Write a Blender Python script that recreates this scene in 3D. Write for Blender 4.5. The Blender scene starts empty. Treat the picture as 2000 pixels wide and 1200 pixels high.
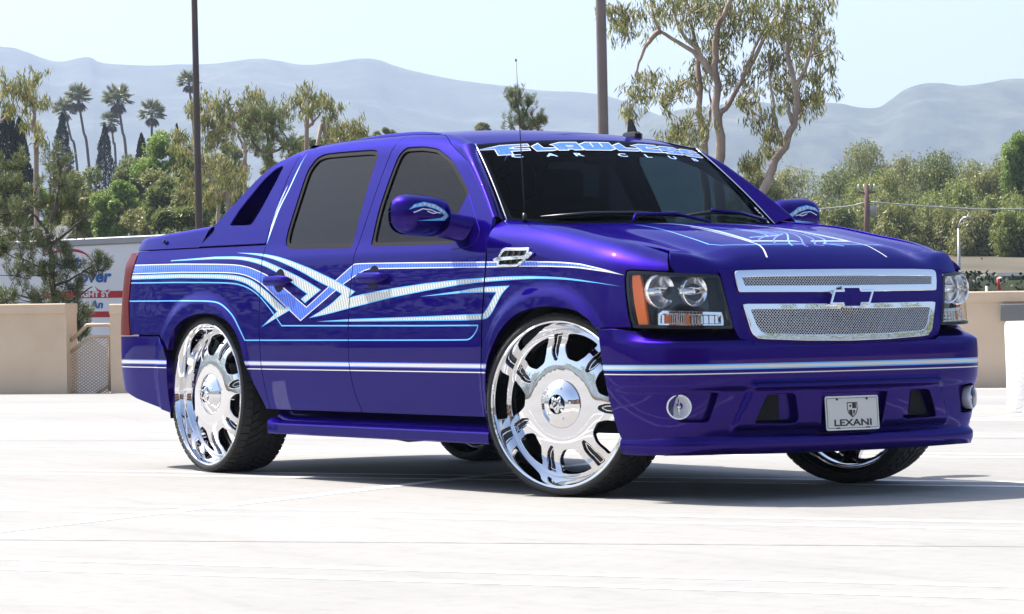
import bpy, bmesh, math, random
import numpy as np
from mathutils import Vector, Matrix
from mathutils.geometry import delaunay_2d_cdt
SC = bpy.context.scene
COL = SC.collection
# ------------------------------------------------------------------ camera, sky, sun, exposure
cd = bpy.data.cameras.new('camera'); cam = bpy.data.objects.new('camera', cd); COL.objects.link(cam)
def _cam(yaw, pitch, roll):
    f = Vector((math.cos(yaw)*math.cos(pitch), math.sin(yaw)*math.cos(pitch), math.sin(pitch)))
    r = f.cross(Vector((0, 0, 1))).normalized(); u = r.cross(f)
    c, s = math.cos(roll), math.sin(roll)
    R, U = c*r+s*u, -s*r+c*u
    return Matrix((R, U, -f)).transposed()
cam.matrix_world = Matrix.Translation((12.033, -9.133, .848)) @ _cam(math.radians(146.514), math.radians(.071), math.radians(-.768)).to_4x4()
cd.sensor_width = 36.; cd.lens = 6268.1*36/2000; cd.clip_start = .5; cd.clip_end = 9000
SC.camera = cam
SUN = Vector((-.65, -.26, 1.0)).normalized()            # towards the sun
wd = bpy.data.worlds.new('World'); SC.world = wd; wd.use_nodes = True
nt = wd.node_tree; bg = nt.nodes['Background']
sky = nt.nodes.new('ShaderNodeTexSky'); sky.sky_type = 'NISHITA'; sky.sun_disc = False
sky.sun_elevation = math.asin(SUN.z); sky.sun_rotation = math.atan2(SUN.x, SUN.y)
sky.air_density = 1.0; sky.dust_density = 3.2; sky.ozone_density = 2.6; sky.altitude = 100
nt.links.new(sky.outputs[0], bg.inputs[0]); bg.inputs[1].default_value = .122
sd = bpy.data.lights.new('sun', 'SUN'); sd.energy = 5.0; sd.angle = math.radians(.53); sd.color = (1., .955, .89)
so = bpy.data.objects.new('sun', sd); COL.objects.link(so); so.rotation_euler = (-SUN).to_track_quat('-Z', 'Y').to_euler()
SC.view_settings.view_transform = 'Standard'; SC.view_settings.look = 'None'; SC.view_settings.gamma = 1
SC.view_settings.exposure = 1.08
SC.cycles.use_denoising = True
SC.cycles.max_bounces = 10; SC.cycles.transparent_max_bounces = 16
SC.cycles.sample_clamp_indirect = 8
# ------------------------------------------------------------------ curves and body surfaces (metres; X forward, Y left, Z up, front axle at X=0)
def pchip(pts):
    x = np.array([p[0] for p in pts], float); y = np.array([p[1] for p in pts], float)
    h = np.diff(x); dl = np.diff(y)/h; m = np.zeros(len(x))
    for i in range(1, len(x)-1):
        if dl[i-1]*dl[i] > 0:
            w1 = 2*h[i]+h[i-1]; w2 = h[i]+2*h[i-1]; m[i] = (w1+w2)/(w1/dl[i-1]+w2/dl[i])
    m[0] = dl[0]; m[-1] = dl[-1]
    def f(t):
        t = np.asarray(t, float); k = np.clip(np.searchsorted(x, t)-1, 0, len(x)-2)
        hh = h[k]; s = (t-x[k])/hh; lo = s < 0; hi = s > 1; c = np.clip(s, 0, 1)
        v = (1+2*c)*(1-c)**2*y[k]+c*(1-c)**2*hh*m[k]+c*c*(3-2*c)*y[k+1]+c*c*(c-1)*hh*m[k+1]
        return v+np.where(lo, (t-x[0])*m[0], 0)+np.where(hi, (t-x[-1])*m[-1], 0)
    return f
def smooth(a, b, t):
    t = np.clip((np.asarray(t, float)-a)/(b-a), 0, 1); return t*t*(3-2*t)
def crom(P, n=24, closed=False):
    P = [np.array(p, float) for p in P]
    P = [P[-1]]+P+[P[0], P[1]] if closed else [2*P[0]-P[1]]+P+[2*P[-1]-P[-2]]
    out = []
    for i in range(1, len(P)-2):
        p0, p1, p2, p3 = P[i-1:i+3]
        for k in range(n):
            t = k/n; out.append(.5*((2*p1)+(-p0+p2)*t+(2*p0-5*p1+4*p2-p3)*t*t+(-p0+3*p1-3*p2+p3)*t**3))
    if not closed: out.append(P[-2])
    return np.array(out)
# plan outline (X, half width): rear centre, rear corner, side, front corner, front centre
PLAN = crom([(-4.54,0.),(-4.53,.3),(-4.51,.55),(-4.475,.74),(-4.43,.88),(-4.335,.958),(-4.2,.99),(-4.0,1.0),(-3.5,1.0),(-2.5,1.),(-1.5,1.),(-.5,1.0),(.15,1.0),(.36,1.0),(.53,.988),(.68,.95),(.80,.88),(.87,.775),(.912,.62),(.944,.4),(.963,.2),(.97,0)])
_s = np.concatenate([[0], np.cumsum(np.hypot(*np.diff(PLAN, axis=0).T))])
_s = _s-_s[np.argmin(np.abs(PLAN[:, 0]+1.5))]-1.5          # u equals X along the straight side
UMIN, UMAX = float(_s[0]), float(_s[-1])
_T = np.gradient(PLAN, axis=0); _T /= np.linalg.norm(_T, axis=1)[:, None]
_T[0] = (0, 1); _T[-1] = (0, -1)
for _ in range(12): _T[1:-1] = (_T[:-2]+2*_T[1:-1]+_T[2:])/4
def place(u, o, Z):
    u = np.asarray(u, float)
    m = u > UMAX; u = np.where(m, 2*UMAX-u, u)
    X, Y = np.interp(u, _s, PLAN[:, 0]), np.interp(u, _s, PLAN[:, 1])
    tx, ty = np.interp(u, _s, _T[:, 0]), np.interp(u, _s, _T[:, 1])
    x = X-ty*o; y = Y+tx*o
    return np.stack([x, np.where(m, y, -y), Z+0*u], -1)
SZ = pchip([(.1,.885),(.2,.925),(.3,.957),(.4,.979),(.5,.992),(.6,.999),(.7,1.0),(.8,.998),(.9,.992),(1.0,.984),(1.08,.975),(1.135,.966),(1.165,.953),(1.2,.936),(1.3,.895),(1.4,.851),(1.5,.804),(1.6,.754),(1.66,.723),(1.70,.698),(1.74,.658),(1.78,.615),(1.83,.56)])
VZ = pchip([(0,0),(.5,.5),(1.,1.),(1.5,1.5),(1.60,1.60),(1.66,1.66),(1.70,1.697),(1.74,1.727),(1.78,1.742),(1.83,1.754)])
ROOFZ = pchip([(-2.9,1.74),(-2.7,1.762),(-2.2,1.777),(-1.75,1.775),(-1.45,1.760),(-1.25,1.739),(-1.1,1.712),(-1.0,1.688)])
def flare(X, Z):
    o = 0
    for cx in (0., -3.302):
        r = (np.abs(X-cx)**2.3+np.maximum(Z-.42, 0)**2.3)**(1/2.3)
        o = o+.020*(1-smooth(.49, .555, r))
    return o
def m_side(u, v):                    # doors, bed side, greenhouse
    u = np.asarray(u, float); v = np.asarray(v, float)
    o = SZ(v)-1+flare(u, v)*(v < 1.15)
    Z = VZ(v)+(ROOFZ(np.clip(u, -2.9, -1.0))-1.775)*smooth(1.56, 1.76, v)
    return place(u, o, Z)
CREST = pchip([(-.75,1.295),(-.4,1.265),(-.135,1.240),(.17,1.19),(.43,1.147),(.58,1.118),(.68,1.10),(.80,1.085),(.95,1.07)])
ZSH = pchip([(-.75,1.13),(-.4,1.12),(0.,1.06),(.3,1.01),(.6,.99),(.95,.985)])
FRO = pchip([(.60,-.03),(.70,-.032),(.76,-.036),(.86,-.044),(.95,-.055),(1.0,-.064),(1.05,-.08)])
FL = .20
def m_fend(u, v):                    # front fender with its rounded shoulder (v beyond ZSH runs over the shoulder)
    u = np.asarray(u, float); v = np.asarray(v, float)
    zs = ZSH(u); cr = CREST(u); a = np.clip((v-zs)/FL, 0, 1.15)*math.pi/2
    zz = np.where(v > zs, zs+(cr-zs)*np.sin(a), v)
    vv = np.minimum(v, zs)
    o = SZ(vv)-1+flare(u, vv); w = smooth(.35, .8, u)
    o = o*(1-w)+FRO(vv)*w-np.where(v > zs, .165*(1-np.cos(a)), 0)
    return place(u, o, zz)
def m_front(u, v):                   # headlamp and grille fascia
    u = np.asarray(u, float); v = np.asarray(v, float)
    uu = np.minimum(u, 2*UMAX-u); w = smooth(.35, .8, uu)
    return place(u, (SZ(v)-1)*(1-w)+FRO(v)*w, v)
BPO = pchip([(.20,-.050),(.28,-.044),(.31,-.034),(.34,-.027),(.40,-.018),(.45,-.014),(.485,-.012),(.50,-.002),(.55,.004),(.60,.006),(.66,.005),(.695,.001),(.704,-.005),(.712,-.014),(.74,-.048),(.77,-.085),(.80,-.125)])
BPZ = pchip([(.20,.20),(.5,.5),(.66,.66),(.695,.694),(.704,.701),(.712,.706),(.74,.722),(.77,.738),(.80,.752)])
def m_bump(u, v):                    # front bumper skin
    u = np.asarray(u, float); v = np.asarray(v, float)
    uu = np.minimum(u, 2*UMAX-u); w = smooth(.48, .80, uu)
    ue = 1.10+.42*(np.clip(v, .32, .52)-.32)      # raised middle section of the bumper, its edge leaning outwards
    c = smooth(ue, ue+.03, uu)*(1-smooth(.512, .526, v))*smooth(.30, .33, v)
    o = (SZ(v)-1)*(1-w)+BPO(v)*w+.022*c
    Z = v*(1-w)+BPZ(v)*w
    return place(u, o, Z)
LPO = pchip([(.20,-.048),(.212,-.025),(.25,-.016),(.270,-.019),(.282,-.028),(.294,-.043),(.33,-.09)])
def m_lip(u, v):
    uu = np.minimum(u, 2*UMAX-np.asarray(u, float)); w = smooth(.50, .95, uu)
    return place(u, LPO(v)*w+(LPO(v)-.024)*(1-w), v)
HC = crom([(-.42,1.262),(-.2,1.252),(.0,1.239),(.25,1.212),(.5,1.172),(.66,1.142),(.72,1.128),(.76,1.110),(.81,1.078),(.86,1.038),(.885,1.012),(.892,.998)], 16)
_hs = np.concatenate([[0], np.cumsum(np.hypot(*np.diff(HC, axis=0).T))]); HMAX = float(_hs[-1])
def m_hood(a, y):                    # bonnet: a along the centre profile, y across
    a = np.asarray(a, float); y = np.asarray(y, float); ay = np.abs(y)
    X = np.interp(a, _hs, HC[:, 0]); Z = np.interp(a, _hs, HC[:, 1])
    w = smooth(-.1, .75, X)
    X2 = X-w*(.06*(ay/.56)**2+.30*np.maximum(ay-.6, 0)**2+.9*np.maximum(ay-.62, 0)**3)-(1-w)*.16*(ay/.8)**2
    fade = 1-smooth(.80, .89, X)
    ez = CREST(np.clip(X2, -.75, .64))-.006; g = np.clip(ay/.83, 0, 1.05)**2.6
    dome = (.006+.016*w)*(np.exp(-((ay-.60)/.09)**2))          # valley beside the raised centre
    Z2 = Z+((ez-Z)*g-dome)*fade
    return np.stack([X2, y+0*a, Z2], -1)
def m_roof(x, y):
    x = np.asarray(x, float); y = np.asarray(y, float)
    return np.stack([x+0*y-.10*(np.abs(y)/.66)**2*smooth(-1.6, -1.0, x), y+0*x, ROOFZ(np.clip(x, -2.9, -.95))-.030*(y/.62)**2], -1)
def m_screen(p, q):                  # windscreen: p across -1..1, q up 0..1
    p = np.asarray(p, float); q = np.asarray(q, float); a = np.abs(p)**2.2
    Xc = -.27+(-1.0+.27)*q; Xe = -.595+(-1.08+.595)*q
    Zc = 1.225+(1.690-1.225)*q; Ze = 1.248+(1.660-1.248)*q; Ye = .808+(.672-.808)*q
    b = .012*4*q*(1-q)
    return np.stack([Xc+(Xe-Xc)*a+b*.5, p*Ye, Zc+(Ze-Zc)*a+b], -1)
# ------------------------------------------------------------------ materials
def mat(name, col, rough=.5, metal=0., **k):
    m = bpy.data.materials.new(name); m.use_nodes = True; b = m.node_tree.nodes['Principled BSDF']
    b.inputs['Base Color'].default_value = (*col, 1); b.inputs['Roughness'].default_value = rough; b.inputs['Metallic'].default_value = metal
    for a, v in k.items():
        b.inputs[a.replace('_', ' ')].default_value = v
    return m
def nodes(m): return m.node_tree.nodes, m.node_tree.links, m.node_tree.nodes['Principled BSDF']
def add(N, t, **k):
    n = N.new(t)
    for a, v in k.items():
        if a.startswith('i_'): n.inputs[a[2:].replace('_', ' ')].default_value = v
        else: setattr(n, a, v)
    return n
def ramp(N, pts, interp='LINEAR'):
    r = N.new('ShaderNodeValToRGB'); r.color_ramp.interpolation = interp; e = r.color_ramp.elements
    while len(e) < len(pts): e.new(.5)
    for q, (p, c) in zip(e, pts): q.position = p; q.color = (*c, 1)
    return r
def noisy(m, pts, scale=5, detail=6, bump=0., bscale=None, coord='Object', rough=.55, dist=.02, stretch=None):
    N, L, b = nodes(m); tc = N.new('ShaderNodeTexCoord'); src = tc.outputs[coord]
    if stretch:
        mp = N.new('ShaderNodeMapping'); mp.inputs['Scale'].default_value = stretch; L.new(src, mp.inputs[0]); src = mp.outputs[0]
    n = add(N, 'ShaderNodeTexNoise', i_Scale=scale, i_Detail=detail, i_Roughness=rough); L.new(src, n.inputs['Vector'])
    r = ramp(N, pts); L.new(n.outputs[0], r.inputs[0]); L.new(r.outputs[0], b.inputs['Base Color'])
    if bump:
        n2 = add(N, 'ShaderNodeTexNoise', i_Scale=bscale or scale*4, i_Detail=4); L.new(src, n2.inputs['Vector'])
        bp = add(N, 'ShaderNodeBump', i_Strength=bump, i_Distance=dist); L.new(n2.outputs[0], bp.inputs['Height']); L.new(bp.outputs[0], b.inputs['Normal'])
    return m
M = {}
def paint(name, col, dark):
    m = mat(name, col, .37, .95, Coat_Weight=.36, Coat_Roughness=.012, Coat_IOR=1.5, Specular_Tint=(.30, .04, .90, 1.))
    N, L, b = nodes(m); tc = N.new('ShaderNodeTexCoord')
    v = add(N, 'ShaderNodeTexVoronoi', i_Scale=900.); L.new(tc.outputs['Object'], v.inputs['Vector'])
    bp = add(N, 'ShaderNodeMixRGB', blend_type='MIX'); bp.inputs[1].default_value = (*dark, 1); bp.inputs[2].default_value = (*col, 1)
    L.new(v.outputs['Color'], bp.inputs[0]); L.new(bp.outputs[0], b.inputs['Base Color'])
    return m
M['paint'] = paint('candy_purple_paint', (.018, .0008, .185), (.008, .0004, .080))
def leaf(name, c1, c2, metal):
    m = mat(name, c1, .32, metal, Coat_Weight=.6, Coat_Roughness=.03)
    N, L, b = nodes(m); tc = N.new('ShaderNodeTexCoord'); mp = N.new('ShaderNodeMapping'); mp.inputs['Scale'].default_value = (1., -1., .55)
    L.new(tc.outputs['Object'], mp.inputs[0])
    w = add(N, 'ShaderNodeTexWave', i_Scale=26., i_Distortion=1.0, i_Detail=1., bands_direction='DIAGONAL'); w.inputs['Detail Scale'].default_value = 6.
    L.new(mp.outputs[0], w.inputs['Vector'])
    r = ramp(N, [(.25, c2), (.55, c1), (.8, tuple(min(1, x*1.2) for x in c1))]); L.new(w.outputs[0], r.inputs[0]); L.new(r.outputs[0], b.inputs['Base Color'])
    return m
M['silver'] = leaf('silver_leaf', (.60, .60, .55), (.42, .43, .42), .3)
M['blue'] = leaf('blue_leaf', (.06, .17, .80), (.025, .08, .60), .25)
M['cyan'] = mat('sky_blue_pinstripe', (.10, .42, .85), .3, 0, Coat_Weight=.6)
M['white'] = mat('white_pinstripe', (.72, .72, .70), .3, 0, Coat_Weight=.6)
M['silver_band'] = mat('silver_band_paint', (.62, .62, .58), .3, .2, Coat_Weight=.6)
M['cup'] = mat('dark_handle_recess', (.006, .002, .022), .45, 0, Specular_IOR_Level=.12)
M['fog'] = mat('fog_lamp_reflector', (.80, .80, .82), .25, .2)
M['bowl'] = mat('lamp_reflector', (.92, .92, .93), .14, .82)
M['seal_rubber'] = mat('window_seal', (.006, .006, .0065), .75, 0, Specular_IOR_Level=.15)
M['chrome'] = mat('chrome', (.78, .78, .80), .02, 1.)
M['satin'] = mat('satin_chrome', (.72, .72, .73), .14, 1.)
M['black'] = mat('black_trim', (.012, .012, .013), .38)
M['gloss'] = mat('gloss_black', (.008, .008, .009), .08)
M['dark'] = mat('dark_cavity', (.004, .004, .004), .9)
M['rubber'] = noisy(mat('tyre_rubber', (.02, .02, .02), .72), [(.3, (.013, .013, .014)), (.7, (.024, .024, .024))], 30, 5)
M['lens_red'] = mat('red_lens', (.085, .002, .003), .30, 0, IOR=1.22)
M['amber'] = mat('amber_lens', (.80, .15, .006), .3, 0)
M['seat'] = mat('interior_grey', (.02, .02, .023), .8)
M['blue_print'] = noisy(mat('blue_banner_print', (.05,.16,.62), .3), [(.35,(.04,.13,.55)),(.62,(.06,.20,.68)),(.78,(.4,.55,.85))], 90, 2)
M['cyan_print'] = mat('pale_blue_print', (.42,.60,.86), .35)
M['plate'] = mat('plate_white', (.68, .66, .60), .28)
M['ink'] = mat('black_ink', (.01, .01, .01), .4)
def glass(name, tint, ior=1.5, gl=1.):
    m = bpy.data.materials.new(name); m.use_nodes = True; N, L = m.node_tree.nodes, m.node_tree.links; N.clear()
    o = N.new('ShaderNodeOutputMaterial'); t = N.new('ShaderNodeBsdfTransparent'); t.inputs[0].default_value = (*tint, 1)
    g = N.new('ShaderNodeBsdfGlossy'); g.inputs['Roughness'].default_value = .01; g.inputs[0].default_value = (gl, gl, gl, 1)
    f = N.new('ShaderNodeFresnel'); x = N.new('ShaderNodeMixShader'); ge = N.new('ShaderNodeNewGeometry'); mr_ = N.new('ShaderNodeMapRange'); mr_.inputs['To Min'].default_value = ior; mr_.inputs['To Max'].default_value = 1/ior; L.new(ge.outputs['Backfacing'], mr_.inputs['Value']); L.new(mr_.outputs[0], f.inputs[0])
    L.new(f.outputs[0], x.inputs[0]); L.new(t.outputs[0], x.inputs[1]); L.new(g.outputs[0], x.inputs[2]); L.new(x.outputs[0], o.inputs[0])
    return m
M['tint'] = glass('tinted_glass', (.025, .033, .042), 1.45, .55)
M['tint_front'] = glass('front_door_glass', (.20, .27, .30), 1.42, .45)
M['screen'] = glass('windscreen_glass', (.26, .34, .37), 1.38, .16)
M['clear'] = glass('clear_lens', (.95, .96, .97), 1.45)
# ------------------------------------------------------------------ mesh helpers
def obj(name, verts, faces, mats, parent=None, normals=None, fm=None, smooth_=True):
    me = bpy.data.meshes.new(name); me.from_pydata([tuple(map(float, v)) for v in verts], [], [tuple(map(int, f)) for f in faces])
    for m in (mats if isinstance(mats, (list, tuple)) else [mats]): me.materials.append(M[m] if isinstance(m, str) else m)
    if fm is not None: me.polygons.foreach_set('material_index', np.asarray(fm, np.int32))
    me.polygons.foreach_set('use_smooth', [bool(smooth_)]*len(me.polygons))
    if normals is not None: me.normals_split_custom_set_from_vertices([tuple(map(float, n)) for n in normals])
    me.update()
    o = bpy.data.objects.new(name, me); COL.objects.link(o)
    if parent is not None: o.parent = parent
    return o
def tag(o, label=None, cat=None, group=None, kind=None):
    if label: o['label'] = label
    if cat: o['category'] = cat
    if group: o['group'] = group
    if kind: o['kind'] = kind
    return o
def empty(name, loc=(0, 0, 0), rz=0., parent=None):
    o = bpy.data.objects.new(name, None); COL.objects.link(o); o.location = loc; o.rotation_euler = (0, 0, rz); o.parent = parent
    return o
class MB:                            # collects boxes, tubes, lathes and lofts into one mesh
    def __init__(s): s.v = []; s.f = []; s.m = []; s.mi = 0
    def put(s, V, F):
        k = len(s.v); s.v += [tuple(map(float, p)) for p in V]; s.f += [tuple(int(i)+k for i in q) for q in F]; s.m += [s.mi]*len(F); return s
    def box(s, c, d, rot=None, bev=0.):
        c = np.array(c, float); d = np.array(d, float)/2
        if bev <= 0:
            V = np.array([(x, y, z) for x in (-1, 1) for y in (-1, 1) for z in (-1, 1)])*d; F = [(0,1,3,2),(4,6,7,5),(0,4,5,1),(2,3,7,6),(0,2,6,4),(1,5,7,3)]
        else:
            bm = bmesh.new(); bmesh.ops.create_cube(bm, size=2.)
            for q in bm.verts: q.co = Vector((q.co.x*d[0], q.co.y*d[1], q.co.z*d[2]))
            bmesh.ops.bevel(bm, geom=list(bm.edges), offset=bev, segments=2, affect='EDGES', profile=.5)
            bm.verts.index_update(); V = np.array([q.co[:] for q in bm.verts]); F = [[q.index for q in f.verts] for f in bm.faces]; bm.free()
        if rot is not None: V = V @ np.array(rot).T
        return s.put(V+c, F)
    def tube(s, P, r, n=8, cap=True):
        P = [np.array(p, float) for p in P]; r = [r]*len(P) if np.isscalar(r) else r; V = []; F = []; up = None
        for i, p in enumerate(P):
            t = P[min(i+1, len(P)-1)]-P[max(i-1, 0)]; t = t/(np.linalg.norm(t)+1e-12)
            if up is None: up = np.array([0, 0, 1.]) if abs(t[2]) < .9 else np.array([1., 0, 0])
            a = np.cross(up, t); a /= np.linalg.norm(a)+1e-12; b = np.cross(t, a); up = b
            for k in range(n): w = 2*math.pi*k/n; V.append(p+r[i]*(a*math.cos(w)+b*math.sin(w)))
        for i in range(len(P)-1):
            for k in range(n): F.append((i*n+k, i*n+(k+1) % n, (i+1)*n+(k+1) % n, (i+1)*n+k))
        if cap: F.append(tuple(range(n))[::-1]); F.append(tuple((len(P)-1)*n+k for k in range(n)))
        return s.put(V, F)
    def loft(s, rows, closed=False, capends=False):
        n = len(rows[0]); V = [p for r in rows for p in r]; F = []
        for i in range(len(rows)-1):
            for k in range(n if closed else n-1): F.append((i*n+k, i*n+(k+1) % n, (i+1)*n+(k+1) % n, (i+1)*n+k))
        if capends: F.append(tuple(range(n))[::-1]); F.append(tuple((len(rows)-1)*n+k for k in range(n)))
        return s.put(V, F)
    def lathe(s, prof, n=64, axis='Y', c=(0, 0, 0)):     # prof: (radius, offset along axis)
        rows = []
        for r, h in prof:
            row = []
            for k in range(n):
                w = 2*math.pi*k/n; a, b = r*math.cos(w), r*math.sin(w)
                p = {'Y': (a, h, b), 'X': (h, a, b), 'Z': (a, b, h)}[axis]; row.append((p[0]+c[0], p[1]+c[1], p[2]+c[2]))
            rows.append(row)
        return s.loft(rows, closed=True)
    def prism(s, poly, d0, d1, fn):                       # polygon extruded; fn(x, y, d) -> point
        n = len(poly); V = [fn(x, y, d0) for x, y in poly]+[fn(x, y, d1) for x, y in poly]
        return s.put(V, [tuple(range(n))[::-1], tuple(range(n, 2*n))]+[(i, (i+1) % n, n+(i+1) % n, n+i) for i in range(n)])
    def build(s, name, mats, parent=None, smooth_=True, auto=None):
        o = obj(name, s.v, s.f, mats, parent, fm=s.m, smooth_=smooth_)
        if auto: sharp(o, auto)
        return o
def sharp(o, deg=35):
    bm = bmesh.new(); bm.from_mesh(o.data); bmesh.ops.recalc_face_normals(bm, faces=bm.faces); a = math.radians(deg)
    for e in bm.edges:
        if len(e.link_faces) == 2 and e.calc_face_angle(0) > a: e.smooth = False
    bm.to_mesh(o.data); bm.free(); return o
def fillet(P, r, n=5):
    P = [np.array(p, float) for p in P]; out = []; N = len(P)
    for i in range(N):
        p, a, b = P[i], P[i-1], P[(i+1) % N]; da, db = a-p, b-p; la, lb = np.linalg.norm(da), np.linalg.norm(db)
        rr = min(r if np.isscalar(r) else r[i], la*.48, lb*.48)
        if rr < 1e-4: out.append(p); continue
        s, e = p+da/la*rr, p+db/lb*rr
        for k in range(n+1): t = k/n; out.append((1-t)**2*s+2*t*(1-t)*p+t*t*e)
    return np.array(out)
def smoothpoly(P, closed=True, lim=30):      # rounds the gentle bends of a traced outline, keeps its sharp tips
    P = [np.array(p, float) for p in P]; out = []; n = len(P)
    for i in range(n):
        if not closed and i in (0, n-1): out.append(P[i]); continue
        p, a, b = P[i], P[i-1], P[(i+1) % n]; u, w = p-a, b-p; la, lb = np.linalg.norm(u), np.linalg.norm(w)
        if la < 1e-5 or lb < 1e-5: continue
        ang = math.degrees(math.acos(max(-1, min(1, (u@w)/la/lb))))
        if ang < 2 or ang > lim: out.append(p); continue
        s, e = p-u*.45, p+w*.45
        for k in range(5): t = k/4; out.append((1-t)**2*s+2*t*(1-t)*p+t*t*e)
    return np.array(out)
def dense(P, step, closed=True):
    P = np.asarray(P, float); out = []
    for i in range(len(P) if closed else len(P)-1):
        a, b = P[i], P[(i+1) % len(P)]; k = max(1, int(math.ceil(np.linalg.norm(b-a)/step)))
        for j in range(k): out.append(a+(b-a)*j/k)
    if not closed: out.append(P[-1])
    return np.array(out)
def inside(P, Q):
    P = np.asarray(P, float); Q = np.asarray(Q, float); x, y = Q[:, 0], Q[:, 1]; r = np.zeros(len(Q), bool)
    for (x0, y0), (x1, y1) in zip(P, np.roll(P, -1, 0)):
        if y0 == y1: continue
        c = (y0 > y) != (y1 > y); r ^= c & (x < (x1-x0)*(y-y0)/(y1-y0)+x0)
    return r
def distpoly(P, Q, closed=True):
    P = np.asarray(P, float); Q = np.asarray(Q, float); d = np.full(len(Q), 1e9); E = np.roll(P, -1, 0) if closed else P[1:]
    for a, b in zip(P if closed else P[:-1], E):
        e = b-a; l = e@e
        if l < 1e-14: continue
        t = np.clip(((Q-a)@e)/l, 0, 1); d = np.minimum(d, np.linalg.norm(Q-a-t[:, None]*e, axis=1))
    return d
def offs(P, d, closed=True):         # offset polyline to its left by d
    P = np.asarray(P, float); n = len(P); out = []
    for i in range(n):
        a = P[i]-P[i-1] if (closed or i > 0) else P[i+1]-P[i]; b = P[(i+1) % n]-P[i] if (closed or i < n-1) else P[i]-P[i-1]
        a = a/(np.linalg.norm(a)+1e-12); b = b/(np.linalg.norm(b)+1e-12); na = np.array([-a[1], a[0]]); nb = np.array([-b[1], b[0]]); m = na+nb; l = m@m
        out.append(P[i]+m*(2*d/max(l, .5)))
    return np.array(out)
def area(P): P = np.asarray(P); x, y = P[:, 0], P[:, 1]; return .5*np.sum(x*np.roll(y, -1)-y*np.roll(x, -1))
GR = .0025
def panel(name, loops, fmap, parent, mats='paint', step=.03, depth=.02, off=0., bev=GR, fills=(), lines=(), mirror=False, aspect=1.):
    """A body panel: 2-D outline (first loop) with holes, laid on a curved surface, with rounded returned edges.
    fills: (polygon, fill material, edge material, edge width); lines: (polyline, width, material)."""
    mats = list(mats) if isinstance(mats, (list, tuple)) else [mats]
    L = [dense(l, step*.8) for l in loops]; lo, hi = L[0].min(0), L[0].max(0)
    pts = []; edges = []
    def addloop(P, closed=True):
        k = len(pts); pts.extend(P); n = len(P); edges.extend((k+i, k+(i+1) % n) for i in range(n if closed else n-1))
    for l in L: addloop(l)
    F2 = []
    for poly, fm_, em_, ew in fills:
        P = dense(poly, step); 
        if (P.max(0) < lo).any() or (P.min(0) > hi).any(): continue
        P0 = np.asarray(poly, float); addloop(P)
        if ew: addloop(dense(offs(P0, ew if area(P0) > 0 else -ew), step))
        F2.append((P0, fm_, em_, ew))
    L2 = []
    for pl, w, m_ in lines:
        P = dense(pl, step, False)
        if (P.max(0) < lo).any() or (P.min(0) > hi).any(): continue
        addloop(offs(P, w/2, False), False); addloop(offs(P, -w/2, False), False); L2.append((P, w, m_))
    gx = np.arange(lo[0]+step/2, hi[0], step); gy = np.arange(lo[1]+step/2/aspect, hi[1], step/aspect)
    G = np.stack(np.meshgrid(gx, gy), -1).reshape(-1, 2); G[:, 0] += (np.arange(len(G))//len(gx) % 2)*step*.25
    k = inside(L[0], G)
    for h in L[1:]: k &= ~inside(h, G)
    G = G[k]; G = G[np.min([distpoly(l, G) for l in L], 0) > step*.35]
    pts.extend(G)
    r = delaunay_2d_cdt([Vector(p) for p in pts], edges, [], 0, 1e-6)
    V2 = np.array([p[:] for p in r[0]]); T = []
    for f in r[2]:
        for i in range(1, len(f)-1): T.append((f[0], f[i], f[i+1]))
    T = np.array(T); C = V2[T].mean(1)
    k = inside(L[0], C)
    for h in L[1:]: k &= ~inside(h, C)
    e1 = V2[T[:, 1]]-V2[T[:, 0]]; e2 = V2[T[:, 2]]-V2[T[:, 0]]; A2 = e1[:, 0]*e2[:, 1]-e1[:, 1]*e2[:, 0]
    k &= np.abs(A2) > 1e-10
    T = T[k]; C = C[k]; A2 = A2[k]; T[A2 < 0] = T[A2 < 0][:, ::-1]
    mi = np.zeros(len(T), int)
    def midx(m):
        if m not in mats: mats.append(m)
        return mats.index(m)
    for poly, fm_, em_, ew in F2:
        q = inside(poly, C)
        if q.any():
            mi[q] = midx(fm_)
            if ew: mi[q & (distpoly(poly, C) < ew)] = midx(em_)
    for P, w, m_ in L2:
        q = distpoly(P, C, False) < w/2
        if q.any(): mi[q] = midx(m_)
    used, Ti = np.unique(T, return_inverse=True); T = Ti.reshape(-1, 3); V2 = V2[used]
    h = 1e-3; P3 = fmap(V2[:, 0], V2[:, 1]); du = fmap(V2[:, 0]+h, V2[:, 1])-fmap(V2[:, 0]-h, V2[:, 1]); dv = fmap(V2[:, 0], V2[:, 1]+h)-fmap(V2[:, 0], V2[:, 1]-h)
    N3 = np.cross(du, dv); N3 /= np.linalg.norm(N3, axis=1)[:, None]+1e-12
    P3 = P3+N3*off
    # rounded, returned edges
    cnt = {}
    for t in T:
        for a, b in ((t[0], t[1]), (t[1], t[2]), (t[2], t[0])): cnt[(a, b)] = cnt.get((a, b), 0)+1
    B = [(a, b) for (a, b) in cnt if (b, a) not in cnt]
    verts = [tuple(p) for p in P3]; nor = [tuple(n) for n in N3]; faces = [tuple(t) for t in T]; mi = list(mi)
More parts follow.
